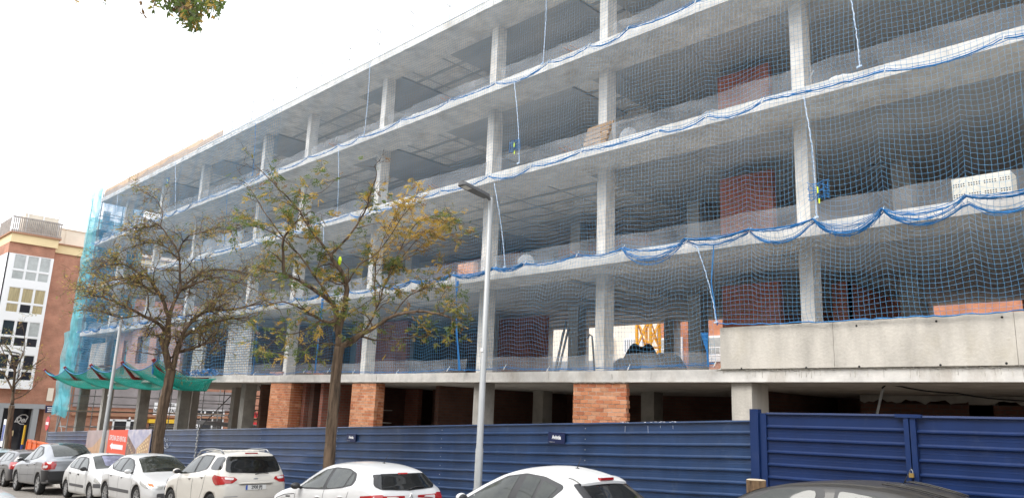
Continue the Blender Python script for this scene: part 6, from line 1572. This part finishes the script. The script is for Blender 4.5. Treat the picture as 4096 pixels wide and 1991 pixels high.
# --- white hatch facing the camera side
def x_m2(c):
    b = MB(); h = c.bvh.ray_cast(Vector((-1, .3, 1.0)), Vector((1, 0, 0)))
    P = [Vector((1.06, .5, 1.015)), Vector((1.12, .1, 1.055)), Vector((1.10, -.25, 1.05))]; b.tube([p+Vector((0, 0, .03)) for p in P], .012, 5); c.add('wiper', b, M['blackp'])
m2 = dict(L=4.0, W=1.78, wr=.32, wheels=(.82, 3.36), rimr=.22, spokes=9, spw=.03, fr=.6, fk=.16,
 top=[(0, .58), (.04, .68), (.25, .78), (.6, .87), (.98, .96), (1.12, 1.03), (1.5, 1.24), (1.85, 1.38), (2.2, 1.445), (2.7, 1.46), (3.2, 1.42), (3.45, 1.34), (3.65, 1.12), (3.72, 1.02), (3.9, 1.0), (4.0, .86)],
 belt=[(0, .54), (.5, .76), (1.1, .92), (2.4, .97), (3.3, 1.01), (4.0, .80)],
 bot=[(0, .22), (.3, .18), (.9, .17), (3.2, .18), (3.7, .25), (4.0, .34)], wtop=[(0, .80), (.95, .80), (1.3, .74), (1.85, .66), (2.6, .655), (3.3, .63), (3.6, .68), (4.0, .80)],
 seal=[(1.30, .955), (1.62, 1.17), (1.95, 1.32), (2.35, 1.38), (2.8, 1.37), (3.25, 1.28), (3.32, 1.18), (3.05, 1.04), (2.4, .98)],
 glass=[[(1.42, .975), (1.66, 1.15), (1.98, 1.295), (2.24, 1.34), (2.22, .99)], [(2.34, 1.0), (2.36, 1.35), (2.75, 1.34), (2.84, 1.325), (2.84, 1.035)], [(2.90, 1.05), (2.92, 1.31), (3.18, 1.25), (3.20, 1.16)]],
 lines=std_lines(1.22, 2.28, 3.20, 1.3, .96), handles=[(2.06, .84), (2.95, .87)], mirror=(1.40, .96),
 sidep=[('door_moulding', [(1.36, .50), (3.02, .53), (3.02, .44), (1.36, .41)], M['trim']), ('head_light', [(.16, .66), (.62, .82), (.60, .70), (.2, .58)], M['headl']), ('tail_light', [(3.80, .96), (3.94, .93), (3.96, .70), (3.84, .72)], M['tailc'])],
 front=[('grille', [(-.40, .66), (.40, .66), (.44, .56), (-.44, .56)], M['blackp'], .006), ('lower_grille', [(-.62, .46), (.62, .46), (.60, .28), (-.60, .28)], M['trim'], .006), ('air_intake', [(-.40, .42), (.40, .42), (.38, .31), (-.38, .31)], M['ink'], .009)],
 front2=[('head_light', [(.44, .68), (.60, .72), (.80, .74), (.80, .60), (.48, .57)], M['headl'], .006), ('indicator', [(.68, .70), (.78, .72), (.78, .64), (.68, .63)], M['orange'], .009), ('fog_light', [(.50, .36), (.60, .36), (.60, .29), (.50, .29)], M['headl'], .009)],
 topp=[('windscreen', [(1.04, -.66), (1.02, 0), (1.04, .66), (1.84, .55), (1.88, 0), (1.84, -.55)], M['glass'], .006)],
 rear=[('rear_window', [(-.6, 1.03), (.6, 1.03), (.52, 1.30), (-.52, 1.30)], M['glassd'], .006)], plate=('F', 0, .49, None), extra=x_m2)
Car('parked_car', 'white hatchback facing right with clear headlights, between the crossover and the sunshade car', m2, M['pw'], -26.05, 9.15, 1)
# --- small old white hatch facing the camera side, silver sunshade
def x_cl(c):
    h = MB(); antenna(1.95, 0, 1.42, .08, .2)(c)
    c.add('sun_shade', c.patch(rounded([(1.08, -.6), (1.08, .3), (1.60, .3), (1.60, -.5)], .05), 'T', .010, .07), mat('silver_sunshade', (.30, .30, .42), .35, metal=.6, noise_s=5, noise_a=.5, bump=.8, bump_s=9))
cl = dict(m2, L=3.77, W=1.64, wr=.285, wheels=(.74, 3.18), rimr=.19, spokes=9, spw=.045,
 top=[(0, .56), (.04, .66), (.25, .80), (.6, .90), (.92, .97), (1.05, 1.03), (1.4, 1.25), (1.7, 1.37), (2.0, 1.41), (2.6, 1.42), (3.1, 1.38), (3.35, 1.30), (3.5, 1.05), (3.58, .96), (3.7, .92), (3.77, .82)],
 belt=[(0, .52), (.5, .76), (1.0, .90), (2.4, .93), (3.2, .95), (3.77, .78)], bot=[(0, .22), (.3, .18), (3.2, .19), (3.77, .32)], wtop=[(0, .80), (.9, .80), (1.2, .76), (1.7, .70), (2.6, .69), (3.2, .67), (3.5, .70), (3.77, .80)],
 seal=[(1.20, .925), (1.50, 1.15), (1.78, 1.30), (2.2, 1.34), (2.7, 1.33), (3.05, 1.26), (3.18, 1.05), (3.05, .98), (2.2, .94)],
 glass=[[(1.30, .94), (1.54, 1.13), (1.80, 1.27), (2.02, 1.30), (2.04, .95)], [(2.20, .96), (2.20, 1.305), (2.62, 1.30), (2.62, .97)], [(2.68, .98), (2.69, 1.29), (3.0, 1.22), (3.09, 1.05), (2.98, 1.0)]],
 lines=std_lines(1.14, 2.12, 3.02, 1.3, .93), handles=[(1.96, .80), (2.82, .82)], mirror=(1.28, .93), mirm=M['blackp'], handm=M['blackp'],
 sidep=[('door_moulding', [(1.3, .48), (2.75, .50), (2.75, .42), (1.3, .40)], M['trim']), ('front_bumper', [(.02, .56), (.42, .56), (.42, .44), (.02, .44)], M['trim']), ('head_light', [(.12, .64), (.42, .74), (.42, .62), (.14, .56)], M['headl'])],
 front=[('front_bumper', [(-.7, .52), (.7, .52), (.7, .38), (-.7, .38)], M['trim'], .008)], front2=[('head_light', [(.36, .70), (.70, .72), (.70, .56), (.40, .56)], M['headl'], .006)],
 topp=[('windscreen', [(.96, -.62), (.96, .62), (1.68, .54), (1.68, -.54)], M['glass'], .006)], rear=[('rear_window', [(-.55, .98), (.55, .98), (.48, 1.27), (-.48, 1.27)], M['glassd'], .006)], plate=('F', 0, .45, None), extra=x_cl)
Car('parked_car', 'small older white hatchback with crumpled silver sunshade behind its windscreen', cl, M['pw3'], -29.75, 9.05, 1)
# --- silver coupe-backed off-roader
def x_si(c):
    b = MB(); b.tube([(1.2, -.86, .36), (3.0, -.86, .36)], .035, 8); b.tube([(1.2, .86, .36), (3.0, .86, .36)], .035, 8); c.add('side_step', b, M['rim'])
    wiper(c, -.1, 1.25, .5, 1.45); b = MB(); b.ell((2.9, 0, 1.765), (.05, .02, .03), 8, 5); c.add('antenna', b, M['blackp'])
    for sg in (-1, 1): b = MB(); b.ell((c.L-.06, sg*.80, .62), (.04, .06, .055), 10, 6); c.add('reflector', b, M['taill'])
si = dict(L=4.46, W=1.88, wr=.365, wheels=(.88, 3.62), rimr=.25, spokes=6, spw=.07, fk=.18,
 top=[(0, .78), (.05, .9), (.3, 1.05), (.9, 1.14), (1.2, 1.19), (1.6, 1.45), (1.95, 1.64), (2.35, 1.735), (2.8, 1.745), (3.2, 1.70), (3.6, 1.56), (3.95, 1.36), (4.15, 1.24), (4.3, 1.20), (4.40, 1.16), (4.46, 1.06)],
 belt=[(0, .7), (.5, .95), (1.2, 1.09), (2.5, 1.14), (3.5, 1.22), (4.1, 1.18), (4.46, .95)],
 bot=[(0, .34), (.3, .32), (.9, .30), (3.6, .32), (4.1, .38), (4.46, .46)], wtop=[(0, .80), (1.1, .80), (1.6, .74), (2.0, .68), (2.8, .67), (3.5, .66), (4.1, .76), (4.46, .86)], rk=.10,
 seal=[(1.35, 1.11), (1.75, 1.42), (2.1, 1.61), (2.5, 1.66), (2.95, 1.63), (3.4, 1.42), (3.45, 1.34), (3.2, 1.24), (2.4, 1.15)],
 glass=[[(1.48, 1.135), (1.80, 1.40), (2.13, 1.58), (2.36, 1.62), (2.34, 1.165)], [(2.46, 1.175), (2.48, 1.625), (2.90, 1.595), (3.02, 1.53), (3.0, 1.235)], [(3.06, 1.25), (3.08, 1.50), (3.33, 1.38), (3.2, 1.28)]],
 lines=std_lines(1.4, 2.4, 3.3, 1.5, 1.11, .42)+[[(1.3, .62), (3.1, .66)]], handles=[(2.15, .99), (3.05, 1.04)], mirror=(1.5, 1.12), mirm=M['rim'],
 sidep=[('tail_light', [(4.0, 1.10), (4.42, 1.14), (4.42, .86), (4.05, .88), (3.95, .95)], M['taill']), ('tail_light_lens', [(4.12, 1.0), (4.38, 1.01), (4.38, .92), (4.16, .92)], M['tailc']), ('rear_cladding', [(3.92, .84), (4.44, .84), (4.44, .40), (4.05, .40), (4.0, .62)], M['blackp'])],
 rear=[('rear_bumper', [(-.84, .82), (.84, .82), (.8, .45), (-.8, .45)], M['blackp'], .008)], rear2=[('tail_light', [(.62, 1.08), (.84, 1.12), (.84, .88), (.66, .88)], M['taill'], .006)],
 topp=[('windscreen', [(1.28, -.66), (1.28, .66), (1.9, .54), (1.9, -.54)], M['glass'], .006), ('rear_window', [(3.10, -.54), (3.10, .54), (4.05, .62), (4.05, -.62)], M['glass'], .006)], extra=x_si)
Car('parked_car', 'silver off-roader with black rear bumper and big red tail light', xs_(si, 1.08), M['ps'], -35.4, 8.9, -1)
es = dict(m3, L=4.7, W=1.82, wheels=(.95, 3.7), top=[(0, .60), (.05, .68), (.35, .80), (.9, .93), (1.35, 1.0), (1.75, 1.2), (2.15, 1.37), (2.55, 1.435), (3.0, 1.45), (3.9, 1.40), (4.25, 1.32), (4.4, 1.15), (4.52, 1.02), (4.62, .97), (4.7, .88)],
 belt=[(0, .55), (.5, .78), (1.2, .91), (2.5, .95), (3.9, 1.0), (4.7, .82)], bot=[(0, .24), (.9, .18), (3.7, .19), (4.7, .34)], wtop=[(0, .80), (1.2, .80), (1.6, .74), (2.2, .67), (4.2, .65), (4.7, .84)],
 seal=[(1.6, .945), (2.0, 1.18), (2.35, 1.33), (2.8, 1.38), (3.8, 1.34), (4.1, 1.2), (4.05, 1.06), (3.0, .98)],
 glass=[[(1.72, .96), (2.05, 1.17), (2.36, 1.30), (2.66, 1.345), (2.62, .975)], [(2.76, .98), (2.78, 1.35), (3.35, 1.335), (3.37, 1.01)], [(3.46, 1.02), (3.48, 1.33), (3.78, 1.30), (4.02, 1.19), (3.98, 1.07)]],
 lines=std_lines(1.55, 2.7, 3.6, 1.3, .96), handles=[(2.45, .82), (3.35, .86)], mirror=(1.75, .95),
 sidep=[('tail_light', [(4.3, 1.0), (4.62, .98), (4.64, .72), (4.42, .74)], M['taill'])], rear=[('rear_window', [(-.64, 1.03), (.64, 1.03), (.54, 1.30), (-.54, 1.30)], M['glass'], .006)], rear2=[('tail_light', [(.60, .98), (.82, .97), (.82, .72), (.66, .74)], M['taill'], .006)], extra=None)
es['topp'] = [('windscreen', [(1.42, -.62), (1.42, .62), (2.1, .52), (2.1, -.52)], M['glass'], .006)]
Car('parked_car', 'dark grey estate car behind the silver off-roader at the left', es, M['pd'], -41.3, 9.15, -1)
Car('parked_car', 'pale teal car farthest left, only its roof and rear glass showing', es, M['pt'], -46.6, 9.15, -1)
Car('near_car', 'white car close by, just a curve of roof in the bottom left corner', dict(m3), M['pw'], -11.5, 1.35, -1, None)
